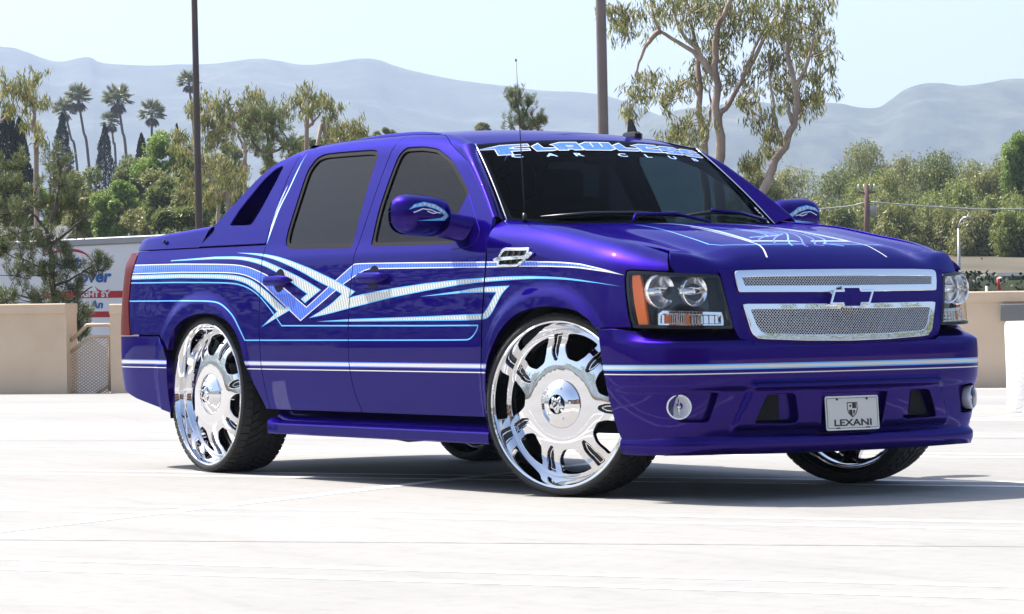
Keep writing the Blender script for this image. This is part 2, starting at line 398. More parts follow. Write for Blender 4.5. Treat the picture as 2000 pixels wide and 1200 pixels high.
    if depth != 0:
        tang = {}
        for a, b in B:
            e = P3[b]-P3[a]; t = np.cross(e, N3[a]); t /= np.linalg.norm(t)+1e-12
            for q in (a, b): tang[q] = tang.get(q, 0)+t
        r1 = {}; r2 = {}
        for q, t in tang.items():
            t = t/(np.linalg.norm(t)+1e-12)
            r1[q] = len(verts); verts.append(tuple(P3[q]+t*bev*.6-N3[q]*bev)); nor.append(tuple(t))
            r2[q] = len(verts); verts.append(tuple(P3[q]+t*bev*.6-N3[q]*depth)); nor.append(tuple(t))
        for a, b in B:
            faces.append((a, r1[a], r1[b], b)); mi.append(0); faces.append((r1[a], r2[a], r2[b], r1[b])); mi.append(0)
    if mirror:
        verts = [(x, -y, z) for x, y, z in verts]; nor = [(x, -y, z) for x, y, z in nor]; faces = [f[::-1] for f in faces]
    return obj(name, verts, faces, mats, parent, nor, mi)
# ------------------------------------------------------------------ the truck
TR = empty('pickup_truck')
tag(TR, 'lowered candy purple four door pickup with blue and silver stripes on huge chrome wheels', 'pickup truck')
def inset(P, d): P = np.asarray(P, float); return offs(P, d if area(P) > 0 else -d)
def mir(P): return [(2*UMAX-u, v) for u, v in P]
def sym(P): return list(P)+[(2*UMAX-u, v) for u, v in reversed(P) if abs(u-UMAX) > 1e-4]
FWIN = [(-1.61,1.177),(-1.653,1.369),(-1.671,1.567),(-1.673,1.637),(-1.634,1.677),(-1.473,1.681),(-1.32,1.667),(-1.156,1.6),(-.991,1.505),(-.866,1.425),(-.716,1.3),(-.635,1.225),(-.634,1.172),(-.822,1.168)]
RWIN = [(-2.495,1.222),(-2.508,1.265),(-2.528,1.436),(-2.556,1.599),(-2.511,1.67),(-2.435,1.684),(-1.974,1.679),(-1.907,1.672),(-1.874,1.641),(-1.785,1.178),(-1.816,1.173),(-2.411,1.183),(-2.469,1.195)]
FD_REAR = [(-1.745,1.78),(-1.758,1.66),(-1.755,1.589),(-1.735,1.338),(-1.732,1.192),(-1.732,1.065),(-1.74,.948),(-1.743,.777),(-1.743,.599),(-1.717,.471),(-1.663,.352)]
FD_FRONT = [(-.559,1.283),(-.545,1.221),(-.515,1.09),(-.516,.971),(-.524,.79),(-.532,.613),(-.536,.527),(-.540,.439),(-.545,.352)]
RD_REAR = [(-2.69,1.78),(-2.722,1.68),(-2.734,1.555),(-2.711,1.276),(-2.682,1.181),(-2.665,1.1),(-2.662,.94),(-2.655,.753),(-2.641,.566),(-2.61,.414),(-2.602,.352)]
RIDGE = [(-.562,1.288),(-.676,1.377),(-.847,1.493),(-1.053,1.616),(-1.26,1.715),(-1.42,1.78)]
FARCH = [(-.485,.352),(-.478,.5),(-.455,.613),(-.400,.69),(-.334,.764),(-.219,.831),(-.065,.863),(.083,.867),(.264,.849),(.362,.812),(.412,.766)]
RARCH = [(-3.69,.31),(-3.675,.503),(-3.66,.596),(-3.640,.699),(-3.573,.783),(-3.455,.833),(-3.298,.857),(-3.123,.85),(-2.972,.816),(-2.885,.754),(-2.837,.681),(-2.804,.592),(-2.748,.493),(-2.688,.424),(-2.651,.371),(-2.645,.352)]
SAILTOP = [(-2.78,1.752),(-2.86,1.725),(-2.948,1.682),(-3.048,1.596),(-3.233,1.434),(-3.359,1.33),(-3.448,1.219)]
SAILHOLE = [(-3.183,1.326),(-3.136,1.411),(-3.011,1.554),(-2.919,1.639),(-2.866,1.653),(-2.841,1.635),(-2.845,1.556),(-2.881,1.421),(-2.923,1.332),(-2.953,1.322)]
TAIL = [(-4.171,1.205),(-4.150,1.14),(-4.176,1.069),(-4.185,.908),(-4.144,.742)]
# painted graphics in the same body coordinates
ST_BLUE = [(-4.22,1.136),(-3.581,1.131),(-2.993,1.118),(-2.82,1.102),(-2.685,1.074),(-2.551,1.041),(-2.167,.883),(-1.735,1.088),(-1.705,1.098),(-.523,1.080),(-.136,1.075),(.06,1.066),(.264,1.047),(.453,1.023),(.565,.998),(.453,1.013),(.264,1.030),(.062,1.046),(-.202,1.05),(-.519,1.053),(-1.458,1.063),(-1.647,1.064),(-2.223,.811),(-2.597,.984),(-2.693,1.021),(-2.829,1.054),(-2.982,1.07),(-3.567,1.081),(-4.22,1.083)]
ST_S1 = [(-4.22,1.077),(-3.567,1.075),(-2.981,1.063),(-2.789,1.038),(-2.653,.993),(-2.391,.88),(-2.352,.888),(-2.324,.871),(-2.63,.782),(-2.471,.861),(-2.686,.967),(-2.822,1.014),(-2.995,1.039),(-3.561,1.051),(-4.22,1.053)]
ST_S2 = [(-3.714,1.151),(-3.21,1.161),(-2.921,1.157),(-2.683,1.137),(-2.508,1.098),(-2.247,1.036),(-2.029,.968),(-2.186,.902),(-2.229,.923),(-2.17,.949),(-2.303,.997),(-2.424,1.039),(-2.559,1.081),(-2.712,1.115),(-2.927,1.142),(-3.199,1.148),(-3.711,1.147)]
ST_S3 = [(-2.986,1.177),(-2.708,1.168),(-2.45,1.14),(-2.168,1.082),(-1.899,1.017),(-1.69,.955),(-1.755,.924),(-1.655,.938),(-1.333,.967),(-1.021,.987),(-.719,1.001),(-.512,1.005),(-.353,1.008),(-.14,1.007),(.136,.997),(.405,.97),(.552,.949),(.405,.966),(.137,.988),(-.139,.994),(-.351,.989),(-.51,.985),(-.716,.975),(-1.017,.951),(-1.328,.922),(-1.715,.875),(-1.965,.842),(-2.136,.826),(-1.935,.888),(-1.822,.945),(-1.892,.966),(-2.069,1.011),(-2.252,1.066),(-2.516,1.129),(-2.717,1.157)]
ST_S4 = [(-1.076,.923),(-.713,.947),(-.566,.961),(-.298,.965),(-.36,.93),(-.412,.868),(-.452,.825),(-.495,.809),(-.702,.806),(-1.644,.806),(-2.057,.808),(-1.711,.819),(-1.006,.828),(-.703,.834),(-.511,.837),(-.477,.864),(-.43,.915),(-.41,.933),(-.418,.937),(-.711,.935)]
ST_LINE = [(-4.22,1.034),(-3.557,1.028),(-2.972,1.018),(-2.819,.996),(-2.684,.954),(-2.53,.868),(-2.417,.788),(-1.02,.783),(-.555,.783),(-.563,.761),(-.589,.738),(-.625,.718),(-.678,.714),(-2.81,.713),(-2.855,.763),(-2.933,.844),(-3.052,.904),(-3.153,.923),(-3.482,.927),(-4.22,.932)]
PG1 = [(-2.655,1.700),(-2.668,1.60),(-2.672,1.50),(-2.70,1.40),(-2.705,1.30),(-2.688,1.21),(-2.682,1.30),(-2.686,1.40),(-2.66,1.50),(-2.655,1.60)]
for _n in ('ST_BLUE', 'ST_S1', 'ST_S2', 'ST_S3', 'ST_S4'): globals()[_n] = smoothpoly(globals()[_n])
ST_LINE = smoothpoly(ST_LINE, False)
for _n in ('FD_REAR', 'FD_FRONT', 'RD_REAR', 'RIDGE', 'FARCH', 'RARCH', 'SAILTOP'): globals()[_n] = [tuple(q) for q in smoothpoly(globals()[_n], False, 75)]
BANDW = [(-6,.580),(4,.580),(4,.605),(-6,.605)]
PG2 = [(-2.700,1.53),(-2.716,1.45),(-2.718,1.36),(-2.708,1.28),(-2.700,1.34),(-2.700,1.44)]
FILLS = [(BANDW, 'silver_band', 'blue', .005), (smoothpoly(PG1), 'white', 'cyan', .004), (smoothpoly(PG2), 'blue', 'white', .003), (ST_BLUE, 'blue', 'white', .0045), (ST_S1, 'silver', 'cyan', .005), (ST_S2, 'silver', 'cyan', .005), (ST_S3, 'silver', 'cyan', .005), (ST_S4, 'silver', 'cyan', .005)]
LINES = [([(-5.3,.563), (3.4,.563)], .0045, 'white'), (ST_LINE, .0065, 'cyan')]
GAP = .0035
for mr in (False, True):
    D = inset(RD_REAR[::-1]+[(-2.2,1.78)]+FD_REAR+[(-2.1,.352)], GAP)
    d = panel('rear_door', [D, fillet(RWIN, .03)], m_side, TR, step=.03, fills=FILLS, lines=LINES, mirror=mr)
    panel('window_trim', [fillet(inset(RWIN, -.004), .03), fillet(inset(RWIN, .022), .03)], m_side, d, 'seal_rubber', .04, .012, -.006, mirror=mr)
    panel('window_glass', [fillet(inset(RWIN, .012), .03)], m_side, d, 'tint', .06, 0, -.014, mirror=mr)
    D2 = inset(FD_REAR[::-1]+[(-1.58,1.78)]+RIDGE[::-1]+FD_FRONT[1:]+[(-1.1,.352)], GAP)
    d2 = panel('front_door', [D2, fillet(FWIN, .03)], m_side, TR, step=.03, fills=FILLS, lines=LINES, mirror=mr)
    panel('window_trim', [fillet(inset(FWIN, -.004), .03), fillet(inset(FWIN, .020), .03)], m_side, d2, 'seal_rubber', .04, .012, -.006, mirror=mr)
    panel('window_glass', [fillet(inset(FWIN, .012), .03)], m_side, d2, 'tint_front', .06, 0, -.014, mirror=mr)
    # door handles: cup, grip bar
    for dd, uc in ((d, -2.463), (d2, -1.52)):
        f = lambda x, z, o, uc=uc: m_side(uc+x, 1.021+z)+np.array([0, -o, 0])
        e = np.array([(math.cos(a)*.056, math.sin(a)*.060) for a in np.linspace(0, 2*math.pi, 24, endpoint=False)])
        cup = panel('handle_cup', [e+np.array([uc, 1.021])], m_side, dd, 'cup', .02, .004, .0015, mirror=mr)
        rows = []
        for t in np.linspace(-1, 1, 13):
            w = max(.02, (1-abs(t)**5))**.5; yo = .034*(1-abs(t)**6)+.004
            rows.append([tuple(m_side(uc+t*.142, 1.021+.026*w*math.sin(a))+np.array([0, -yo-.010*w*math.cos(a), 0])) for a in np.linspace(0, 2*math.pi, 12, endpoint=False)])
        b = MB().loft(rows, closed=True, capends=True)
        if mr: b.v = [(x, -y, z) for x, y, z in b.v]; b.f = [q[::-1] for q in b.f]
        b.build('door_handle', 'paint', dd)
    # bed side, sail panel
    B = [(u, v) for u, v in RD_REAR[::-1] if v < 1.2]+[(-2.694,1.213),(-4.171,1.213)]+TAIL+[(-3.80,.742),(-3.70,.712)]+[p for p in RARCH if p[0] > -3.655 or p[1] > .69]
    panel('bed_side', [inset(B, GAP)], m_side, TR, step=.02, depth=.035, fills=FILLS, lines=LINES, mirror=mr)
    SA = [(-3.448,1.219),(-2.697,1.219),(-2.713,1.276),(-2.734,1.555),(-2.722,1.68),(-2.70,1.775)]+SAILTOP[:-1]
    sp = panel('sail_panel', [inset(fillet(SA, .02), GAP), fillet(SAILHOLE, .02)], m_side, TR, step=.03, depth=.10, bev=.006, mirror=mr)
    panel('sail_recess', [inset(SAILHOLE, -.02)], m_side, sp, 'paint', .05, 0, -.085, mirror=mr)
    # tail lamp wraps the corner
    T = TAIL+[(-4.20,.738),(-4.62,.742),(-4.66,.95),(-4.60,1.20)]
    panel('tail_light', [inset(T, GAP)], m_side, TR, 'lens_red', .03, .03, .004, mirror=mr)
    panel('tailgate_half' if False else 'tailgate', [[(UMIN,.742),(UMIN,1.213),(-4.61,1.213),(-4.67,.95),(-4.63,.742)]], m_side, TR, step=.05, mirror=mr)
    rb = RARCH[:3][::-1]
    RBP = [(-3.70,.676),(-3.80,.735),(-4.2,.735),(UMIN,.735),(UMIN,.46),(-4.42,.46),(-4.28,.42),(-4.115,.383),(-3.69,.31),(-3.675,.503),(-3.662,.60)]
    panel('rear_bumper', [inset(RBP, GAP)], m_side, TR, step=.03, depth=.04, off=.002, fills=FILLS[:1], lines=LINES[:1], mirror=mr)
    # front fender
    us = np.linspace(-.553, .66, 22)
    FE = [(-.54,.352),(-.531,.527),(-.527,.613),(-.519,.79),(-.511,.971),(-.51,1.09),(-.54,1.221),(-.556,1.30)]
    FE += [(u, float(ZSH(u))+FL) for u in us]+[(.72,1.17),(.76,1.12),(.79,1.065),(.805,1.02)]
    FE += [(.693,1.022),(.602,1.024),(.572,1.019),(.566,.983),(.576,.915),(.598,.814),(.618,.768)]+[(.50,.768),(.418,.768)]+FARCH[::-1]
    fe = panel('front_fender', [inset(FE, GAP)], m_fend, TR, step=.02, depth=.03, fills=FILLS, lines=LINES, mirror=mr)
    # fender vent: chrome surround, dark louvres, blade
    VE = [(-.405,1.052),(-.395,1.10),(-.375,1.128),(-.35,1.136),(-.155,1.126),(-.148,1.112),(-.185,1.075),(-.235,1.052)]
    ve = panel('fender_vent', [fillet(VE, .012), fillet(inset(VE, .009), .008)], m_fend, TR, 'chrome', .02, .02, .012, .005, mirror=mr)
    panel('vent_backing', [inset(VE, .012)], m_fend, ve, 'dark', .04, 0, .003, mirror=mr)
    for k, uu in enumerate((-.345, -.295, -.245, -.20)):
        panel('louvre', [[(uu,1.072),(uu+.012,1.072),(uu+.035,1.12),(uu+.02,1.12)]], m_fend, ve, 'black', .02, .008, .010, mirror=mr)
    panel('vent_blade', [fillet([(-.425,1.086),(-.422,1.079),(-.15,1.086),(-.105,1.099),(-.12,1.107),(-.16,1.098),(-.40,1.094)], .004)], m_fend, ve, 'chrome', .02, .014, .020, .003, mirror=mr)
    # headlamp: bowl housing, reflectors, turn signal, amber marker, clear lens
    HL = [(.575,1.015),(.602,1.017),(.693,1.014),(.809,1.006),(.933,1.001),(1.071,.994),(1.081,.98),(1.100,.889),(1.129,.766),(1.125,.758),(.923,.760),(.625,.767),(.605,.814),(.583,.915),(.573,.983)]
    hl = panel('headlight', [inset(HL, .004)], m_front, TR, 'gloss', .04, -.075, -.08, 0., mirror=mr)
    panel('lens_bezel', [inset(HL, .001), inset(HL, .013)], m_front, hl, 'gloss', .03, .012, 0., .003, mirror=mr)
    panel('clear_lens', [inset(HL, .006)], m_front, hl, 'clear', .04, 0, -.003, mirror=mr)
    AMB = [(.599,.997),(.640,1.0),(.661,.931),(.695,.780),(.647,.781),(.618,.881),(.603,.955)]
    panel('amber_marker', [AMB], m_front, hl, 'amber', .03, .02, -.010, .003, mirror=mr)
    sg = 1 if mr else -1
    for (uc, vc, R, dp) in ((.805, .925, .067, .055), (.985, .924, .060, .050)):
        c = m_front(uc, vc); c = np.array([c[0]-.055, c[1]*-sg if False else (c[1] if not mr else -c[1]), c[2]])
        b = MB(); pr = [(.012, -dp)]+[(R*t, -dp*(1-t*t)) for t in np.linspace(.25, 1, 8)]+[(R+.004, .004), (R+.008, .002), (R+.008, -.02), (R*.6, -dp-.01)]
        b.lathe(pr, 32, 'X', c); b.lathe([(.0005, .004), (.010, .0), (.013, -.012), (.013, -dp)], 16, 'X', c)
        rf = b.build('reflector', 'bowl', hl, auto=50)
        br = MB().tube([c+np.array([-.02, -.07, .0]), c+np.array([-.02, .07, .0])], .018, 10); br.build('reflector_bridge', 'satin', rf)
    HT = [(.742,.775),(.740,.828),(.765,.842),(1.098,.832),(1.093,.768)]
    ts = panel('turn_signal', [HT, inset(HT, .011)], m_front, hl, 'chrome', .03, .03, -.025, .003, mirror=mr)
    for k in range(22):
        u0 = .757+k*.0152
        if u0 > 1.075: break
        mm = 'amber' if k in (1, 2, 10) else 'chrome'
        panel('reflector_rib', [[(u0,.785),(u0+.011,.785),(u0+.011,.824-.0003*k),(u0,.824-.0003*k)]], m_front, ts, mm, .02, .012, -.036-.008*(k % 2), .004, mirror=mr)
    panel('signal_back', [inset(HT, .004)], m_front, ts, 'satin', .05, 0, -.058, mirror=mr)
    # running board
    xs = [-2.575, -2.56, -2.52, -2.45, -2.0, -1.5, -1.0, -.60, -.50, -.47]
    rows = []
    for x in xs:
        e = smooth(-2.58, -2.5, x); up = (1-e)*.03
        rows.append([(x, -y, z) for y, z in ((.86,.37+up),(.905,.345+up),(.93,.315+up),(.942,.297+up*.6),(.985,.290+up*.5),(1.0,.284+up*.4),(1.004,.278+up*.3),(1.003,.236),(.996,.229),(.95,.226),(.80,.235))])
    b = MB().loft(rows); F0 = [tuple(range(len(rows[0])))[::-1], tuple((len(rows)-1)*len(rows[0])+k for k in range(len(rows[0])))]; b.f += F0; b.m += [0, 0]
    if mr: b.v = [(x, -y, z) for x, y, z in b.v]; b.f = [q[::-1] for q in b.f]
    b.build('running_board', 'paint', TR, auto=30)
# grille surround, bumper, lip: full width
FA = [(1.084,1.012),(1.086,.985),(1.104,.889),(1.134,.763),(1.145,.74),(1.172,.700),(1.2,.688),(1.435,.678),(UMAX,.674)]
fa = panel('grille_surround', [sym([(UMAX,1.012)]+FA)[1:] if False else FA+[(2*UMAX-u, v) for u, v in FA[::-1][1:]]], m_front, TR, step=.03, depth=.05)
def frame(name, out, inn, mesh_in):
    fr = panel(name, [out, inn], m_front, fa, 'chrome', .025, .035, .016, .007)
    panel('grille_backing', [inset(inn, -.008)], m_front, fr, 'dark', .06, 0, .003)
    # woven wire mesh
    P = np.asarray(inn); b = MB(); pit = .0145; lo, hi = P.min(0), P.max(0)
    for sgn in (1, -1):
        c = lo[0]-(hi[1]-lo[1])-.02
        while c < hi[0]+.2:
            ts = np.linspace(lo[1], hi[1], 40); L = np.stack([c+sgn*(ts-lo[1])+(0 if sgn > 0 else (hi[1]-lo[1])), ts], 1); k = inside(P, L)
            if k.sum() >= 2:
                Q = L[k][[0, -1]]; Q = [Q[0]+(Q[1]-Q[0])*j/2 for j in range(3)]
                pts = [m_front(q[0], q[1]) for q in Q]; nn = []
                for q in Q:
                    n = np.cross(m_front(q[0]+.01, q[1])-m_front(q[0]-.01, q[1]), m_front(q[0], q[1]+.01)-m_front(q[0], q[1]-.01)); nn.append(n/np.linalg.norm(n))
                b.tube([p+n*(.009+.0015*sgn) for p, n in zip(pts, nn)], .0020, 4, False)
            c += pit*1.0
    tag(b.build('wire_mesh', 'satin', fr), kind='stuff')
    return fr
UG = [(1.152,.990),(1.153,.998),(1.160,1.004),(1.172,1.0065),(1.302,1.009),(UMAX,1.010)]; UGB = [(1.155,.960),(1.164,.922),(1.168,.918),(1.60,.915),(UMAX,.915)]
uo = UG+[(2*UMAX-u, v) for u, v in UG[::-1][1:]]+[(2*UMAX-u, v) for u, v in UGB]+UGB[::-1][1:]
UI = [(1.180,.981),(1.302,.984),(UMAX,.986)]; UIB = [(1.193,.942),(1.60,.940),(UMAX,.940)]
ui = UI+[(2*UMAX-u, v) for u, v in UI[::-1][1:]]+[(2*UMAX-u, v) for u, v in UIB]+UIB[::-1][1:]
frame('upper_grille', uo, ui, ui)
LG = [(UMAX,.697),(1.497,.701),(1.277,.711),(1.245,.715),(1.222,.732),(1.213,.75),(1.197,.807),(1.181,.860)]
lo_ = LG+[(1.2,.8625),(UMAX,.858)]+[(2*UMAX-u, v) for u, v in [(1.2,.8625)]+LG[::-1][:-1]]
LI = [(UMAX,.722),(1.499,.725),(1.295,.732),(1.262,.741),(1.240,.768),(1.213,.840)]
li = LI+[(1.24,.843),(UMAX,.839)]+[(2*UMAX-u, v) for u, v in [(1.24,.843)]+LI[::-1][:-1]]
frame('lower_grille', lo_, li, li)
BW = [(-.113,-.025),(-.047,-.025),(-.043,-.041),(.050,-.041),(.054,-.025),(.100,-.025),(.126,.025),(.058,.025),(.052,.042),(-.042,.042),(-.038,.025),(-.090,.025)]
bw = np.array(BW)+np.array([UMAX+.004,.886])
bd = panel('bowtie_badge', [fillet(inset(bw, -.006), .004), fillet(inset(bw, .001), .003)], m_front, fa, 'chrome', .02, .045, .040, .004)
panel('badge_face', [fillet(bw, .003)], m_front, bd, 'paint', .02, .03, .036, .003)
panel('badge_bar', [[(1.642,.863),(1.642,.913),(1.665,.913),(1.650,.863)]], m_front, bd, 'chrome', .02, .03, .024, .003)
TOPB = [(.418,.760),(.60,.762),(.75,.790),(.90,.80),(1.125,.80),(1.155,.755),(1.18,.715),(1.215,.694),(1.45,.682),(UMAX,.678)]
BOTB = [(UMAX,.265),(1.373,.268),(1.05,.272),(.75,.272),(.520,.276),(.505,.310),(.463,.538),(.428,.718)]
bl = TOPB+[(2*UMAX-u, v) for u, v in TOPB[::-1][1:]]+[(2*UMAX-u, v) for u, v in BOTB[::-1]]+BOTB[1:]
FOGP = [(.838,.462),(.872,.484),(.905,.488),(1.047,.482),(1.028,.431),(1.001,.353),(.975,.348),(.866,.352),(.828,.368),(.818,.411)]
TOW = [(1.212,.346),(1.233,.395),(1.266,.461),(1.286,.472),(1.401,.474),(1.421,.458),(1.441,.362),(1.433,.342),(1.402,.334),(1.222,.339)]
PREC = [(1.545,.470),(1.935,.470),(1.908,.286),(1.566,.286)]
fo, to, pr = fillet(FOGP, .015), fillet(TOW, .012), fillet(PREC, .012)
fb = panel('front_bumper', [bl, fo, mir(fo)[::-1], to, mir(to)[::-1], pr], m_bump, TR, step=.022, depth=.045, bev=.006, fills=[(BANDW, 'silver_band', 'cyan', .006)], lines=[([(.3,.563), (3.2,.563)], .0045, 'white')])
panel('plate_recess', [inset(PREC, -.012)], m_bump, fb, 'paint', .05, 0, -.030)
for mr in (False, True):
    panel('fog_pocket', [inset(FOGP, -.012)], m_bump, fb, 'paint', .03, 0, -.042, mirror=mr)
    panel('tow_opening', [inset(TOW, -.012)], m_bump, fb, 'paint', .04, 0, -.042, mirror=mr)
    th = [(1.228,.346),(1.295,.462),(1.352,.464),(1.360,.346)]
    tw = panel('tow_hook_hole', [fillet(th, .015)], m_bump, fb, 'dark', .04, 0, -.039, mirror=mr)
    c = m_bump(.858, .421)-np.array([.012, -.008, 0]); sy = -1 if mr else 1; c = np.array([c[0], c[1]*sy, c[2]]); ax = np.array([.86, -.51*sy, 0.]); s1 = np.array([.51*sy, .86, 0.]); z = np.array([0, 0, 1.])
    b = MB(); n = 32
    for i, (pf, mi_) in enumerate((([(.047, -.03), (.054, -.02), (.055, .012), (.052, .016), (.048, .012)], 0), ([(.048, .010), (.035, .017), (.018, .021), (.001, .022)], 1), ([(.049, .004), (.03, -.02), (.012, -.03), (.001, -.03)], 0))):
        b.mi = mi_; b.loft([[c+ax*h+r*(s1*math.cos(a)+z*math.sin(a)) for a in np.linspace(0, 2*math.pi, n, endpoint=False)] for r, h in pf], closed=True)
    fg = b.build('fog_lamp', ['fog', 'clear'], fb)
    b = MB(); b.tube([c+ax*-.005+z*.04, c+ax*.004-z*.04], .004, 6); b.tube([c-ax*.02, c+ax*.008], .009, 12); b.build('fog_bulb_shield', 'chrome', fg)
LT = [(.512,.300),(.80,.302),(1.076,.300),(1.305,.296),(1.375,.285),(UMAX,.280)]; LB = [(UMAX,.205),(1.395,.206),(1.03,.210),(.79,.209),(.565,.208),(.52,.212)]
lp = LT+[(2*UMAX-u, v) for u, v in LT[::-1][1:]]+[(2*UMAX-u, v) for u, v in LB[::-1]]+LB[1:]
panel('bumper_lip', [lp], m_lip, TR, step=.025, depth=.05, bev=.006)
# ------------------------------------------------------------------ bonnet, roof, screen
def hood_a(X, y):                    # bonnet coordinate whose point lies at X for this y
    aa = np.linspace(0, HMAX, 400); xs = m_hood(aa, np.full(400, y))[:, 0]; return float(np.interp(X, xs, aa))
edge = []
for u, v in [(u, float(ZSH(u))+FL) for u in np.linspace(-.46, .66, 18)]+[(.72,1.17),(.76,1.12),(.79,1.065)]:
    p = m_fend(u, v); y = -(abs(p[1])-.008); edge.append((hood_a(p[0]-.002, y), y))
edge.append((HMAX, edge[-1][1]+.012))
HG = 'cyan'
hl_ = edge+[(HMAX, y) for y in np.linspace(edge[-1][1]+.03, 0, 12)]
hood_loop = hl_+[(a, -y) for a, y in hl_[::-1][1:]]+[(.06,.55),(.02,.3),(.01,0),(.02,-.3),(.06,-.55)]
def both(P): return [P, [(a, -y) for a, y in P]]
hf = []
for P in both([(.05,-.165),(1.06,-.292),(1.075,-.03),(1.045,-.05),(1.03,-.262),(.05,-.135)]): hf.append((P, 'silver', 'cyan', .006))
hln = []
for P in both([(.55,-.25),(.9,-.285),(1.113,-.300),(1.20,-.32),(1.27,-.345)]): hln.append((P, .008, 'white'))
for P in both([(.35,-.40),(.80,-.47),(1.05,-.497),(1.10,-.47),(1.13,-.38),(1.135,-.05)]): hln.append((P, .007, 'cyan'))
for k in range(10):                   # flame scroll in the middle of the bonnet
    t = np.linspace(0, 1, 14); a0 = .52+.035*k
    hln.append((list(zip(a0+.38*t**.8-.05*np.sin(t*5+k), -.20+.045*k+.22*np.sin(t*2.9+.35*k)*t)), .008, 'cyan' if k % 3 == 0 else 'blue'))
panel('hood', [inset(hood_loop, .002)], m_hood, TR, step=.028, depth=.025, bev=.004, fills=hf, lines=hln)
rl = [(-1.0,0),(-1.0,-.3),(-1.0,-.5),(-1.0,-.60),(-1.02,-.640),(-1.25,-.612),(-1.5,-.606),(-2.2,-.606),(-2.68,-.606),(-2.70,-.3),(-2.70,0)]
rl = rl+[(x, -y) for x, y in rl[::-1][1:-1]]
rf = panel('roof', [rl], m_roof, TR, step=.04, depth=.02)
for s in (-1, 1):                    # slim painted roof rails
    P = [(-2.50,.575,1.715),(-2.36,.575,1.738),(-2.15,.575,1.752),(-1.8,.575,1.752),(-1.55,.575,1.735),(-1.40,.575,1.700)]
    b = MB(); rows = [[(x, s*(y+dy), z+dz) for dy, dz in ((-.022,-.02),(-.018,.004),(0,.010),(.018,.002),(.024,-.024))] for x, y, z in crom(P, 4)]; b.loft(rows); b.build('roof_rail', 'paint', rf)
# corner posts between side and screen
for s in (-1, 1):
    rd = crom([m_side(u, v) for u, v in RIDGE], 5); n = len(rd); rows = []
    for i in range(n):
        t = i/(n-1); q = .03+.97*min(1, t/.74); A = np.array(rd[i]); Bp = m_screen(-1.0, q)+np.array([0, 0, .004])
        if t > .74:
            k_ = (t-.74)/.26; Bp = Bp*(1-k_)**2+m_roof(-1.02-.40*k_, -.640+.034*min(1, k_*1.7))*(1-(1-k_)**2)+np.array([0, 0, .002])
        mid = (A+Bp)/2; d = Bp-A; nrm = np.array([.62, -.62, .48]); row = []
        for k in np.linspace(0, 1, 9):
            p = A+d*k+nrm*.030*math.sin(math.pi*k)**.8*(1-.35*t)*(1 if t < .7 else max(0, (1-t)/.3)); row.append((p[0], p[1]*(1 if s < 0 else -1), p[2]))
        rows.append(row)
    b = MB().loft(rows if s < 0 else [r[::-1] for r in rows]); b.build('windshield_pillar', 'paint', TR)
SP = [(-.985,.0),(-.6,.0),(0,.0),(.6,.0),(.985,.0),(1,.03),(1,.97),(.97,1.),(.5,1.),(0,1.),(-.5,1.),(-.97,1.),(-1,.97),(-1,.03)]
def m_sc(p, q): return m_screen(p, q)
ws = panel('windshield', [SP], m_sc, TR, 'screen', .08, 0, 0.)
def ring(P, d): return P
for s in (-1, 1): MB().tube([m_screen(s*.992, q)+np.array([.006, 0, .006]) for q in np.linspace(.02, .985, 14)], .0042, 6).build('chrome_edge_strip', 'satin', ws)
panel('black_border', [SP, [(-.955,.10),(-.5,.06),(0,.05),(.5,.06),(.955,.10),(.965,.3),(.955,.93),(.9,.955),(0,.955),(-.9,.955),(-.955,.93),(-.965,.3)]], m_sc, ws, 'black', .06, 0, -.004)
# cowl
b = MB(); rows = []
for y in np.linspace(-.82, .82, 25):
    w = (abs(y)/.82)**2; rows.append([(-.16-.32*w, y, 1.235-.01*w), (-.24-.32*w, y, 1.222), (-.33-.30*w, y, 1.215)])
b.loft(rows); b.build('cowl_panel', 'black', TR)
# wipers
def sp(p, q, d=.02): a = m_screen(p, q); return a+np.array([.5, 0, .8])*d
for P, Q in (([(-.83,.07),(-.55,.12),(-.25,.13),(.02,.10)], [(-.35,.02),(-.30,.09),(-.02,.10),(.20,.02)]), ([(.05,.10),(.30,.14),(.60,.13),(.86,.06)], [(.30,.135),(.55,.11),(.80,.03)])):
    wp = MB().tube([sp(*p) for p in P], [.006, .010, .010, .006], 6).build('wiper', 'black', TR)
    MB().tube([sp(p, q, .034) for p, q in Q], .0085, 6).build('wiper_arm', 'paint', wp)
# antennas
b = MB(); p0 = m_fend(-.40, 1.30); b.tube([p0, p0+np.array([-.004, 0, .04])], [.013, .008], 10); b.tube([p0+np.array([0, 0, .03]), p0+np.array([-.075, .012, .76])], [.0034, .0022], 6); b.tube([p0+np.array([-.075, .012, .752]), p0+np.array([-.0752, .012, .765])], .0042, 8); b.build('mast_antenna', 'black', TR)
c = np.array([-1.38,.50,1.742]); b = MB(); b.loft([[(c[0]+x*k*.5, c[1]+y*k, c[2]+z) for x, y in ((-.13,-.02),(.10,-.024),(.14,0),(.10,.024),(-.13,.02))] for k, z in ((1.,-.02),(1.,.008),(.75,.018))], closed=True, capends=True)
b.loft([[(c[0]+x, c[1]+y, c[2]+z) for x, y in ((-.045+sh*.3,-.006),(.035-sh,-.006),(.035-sh,.006),(-.045+sh*.3,.006))] for sh, z in ((0,.01),(.02,.045),(.05,.085))], closed=True, capends=True); b.build('roof_antenna', 'gloss', rf, auto=35)
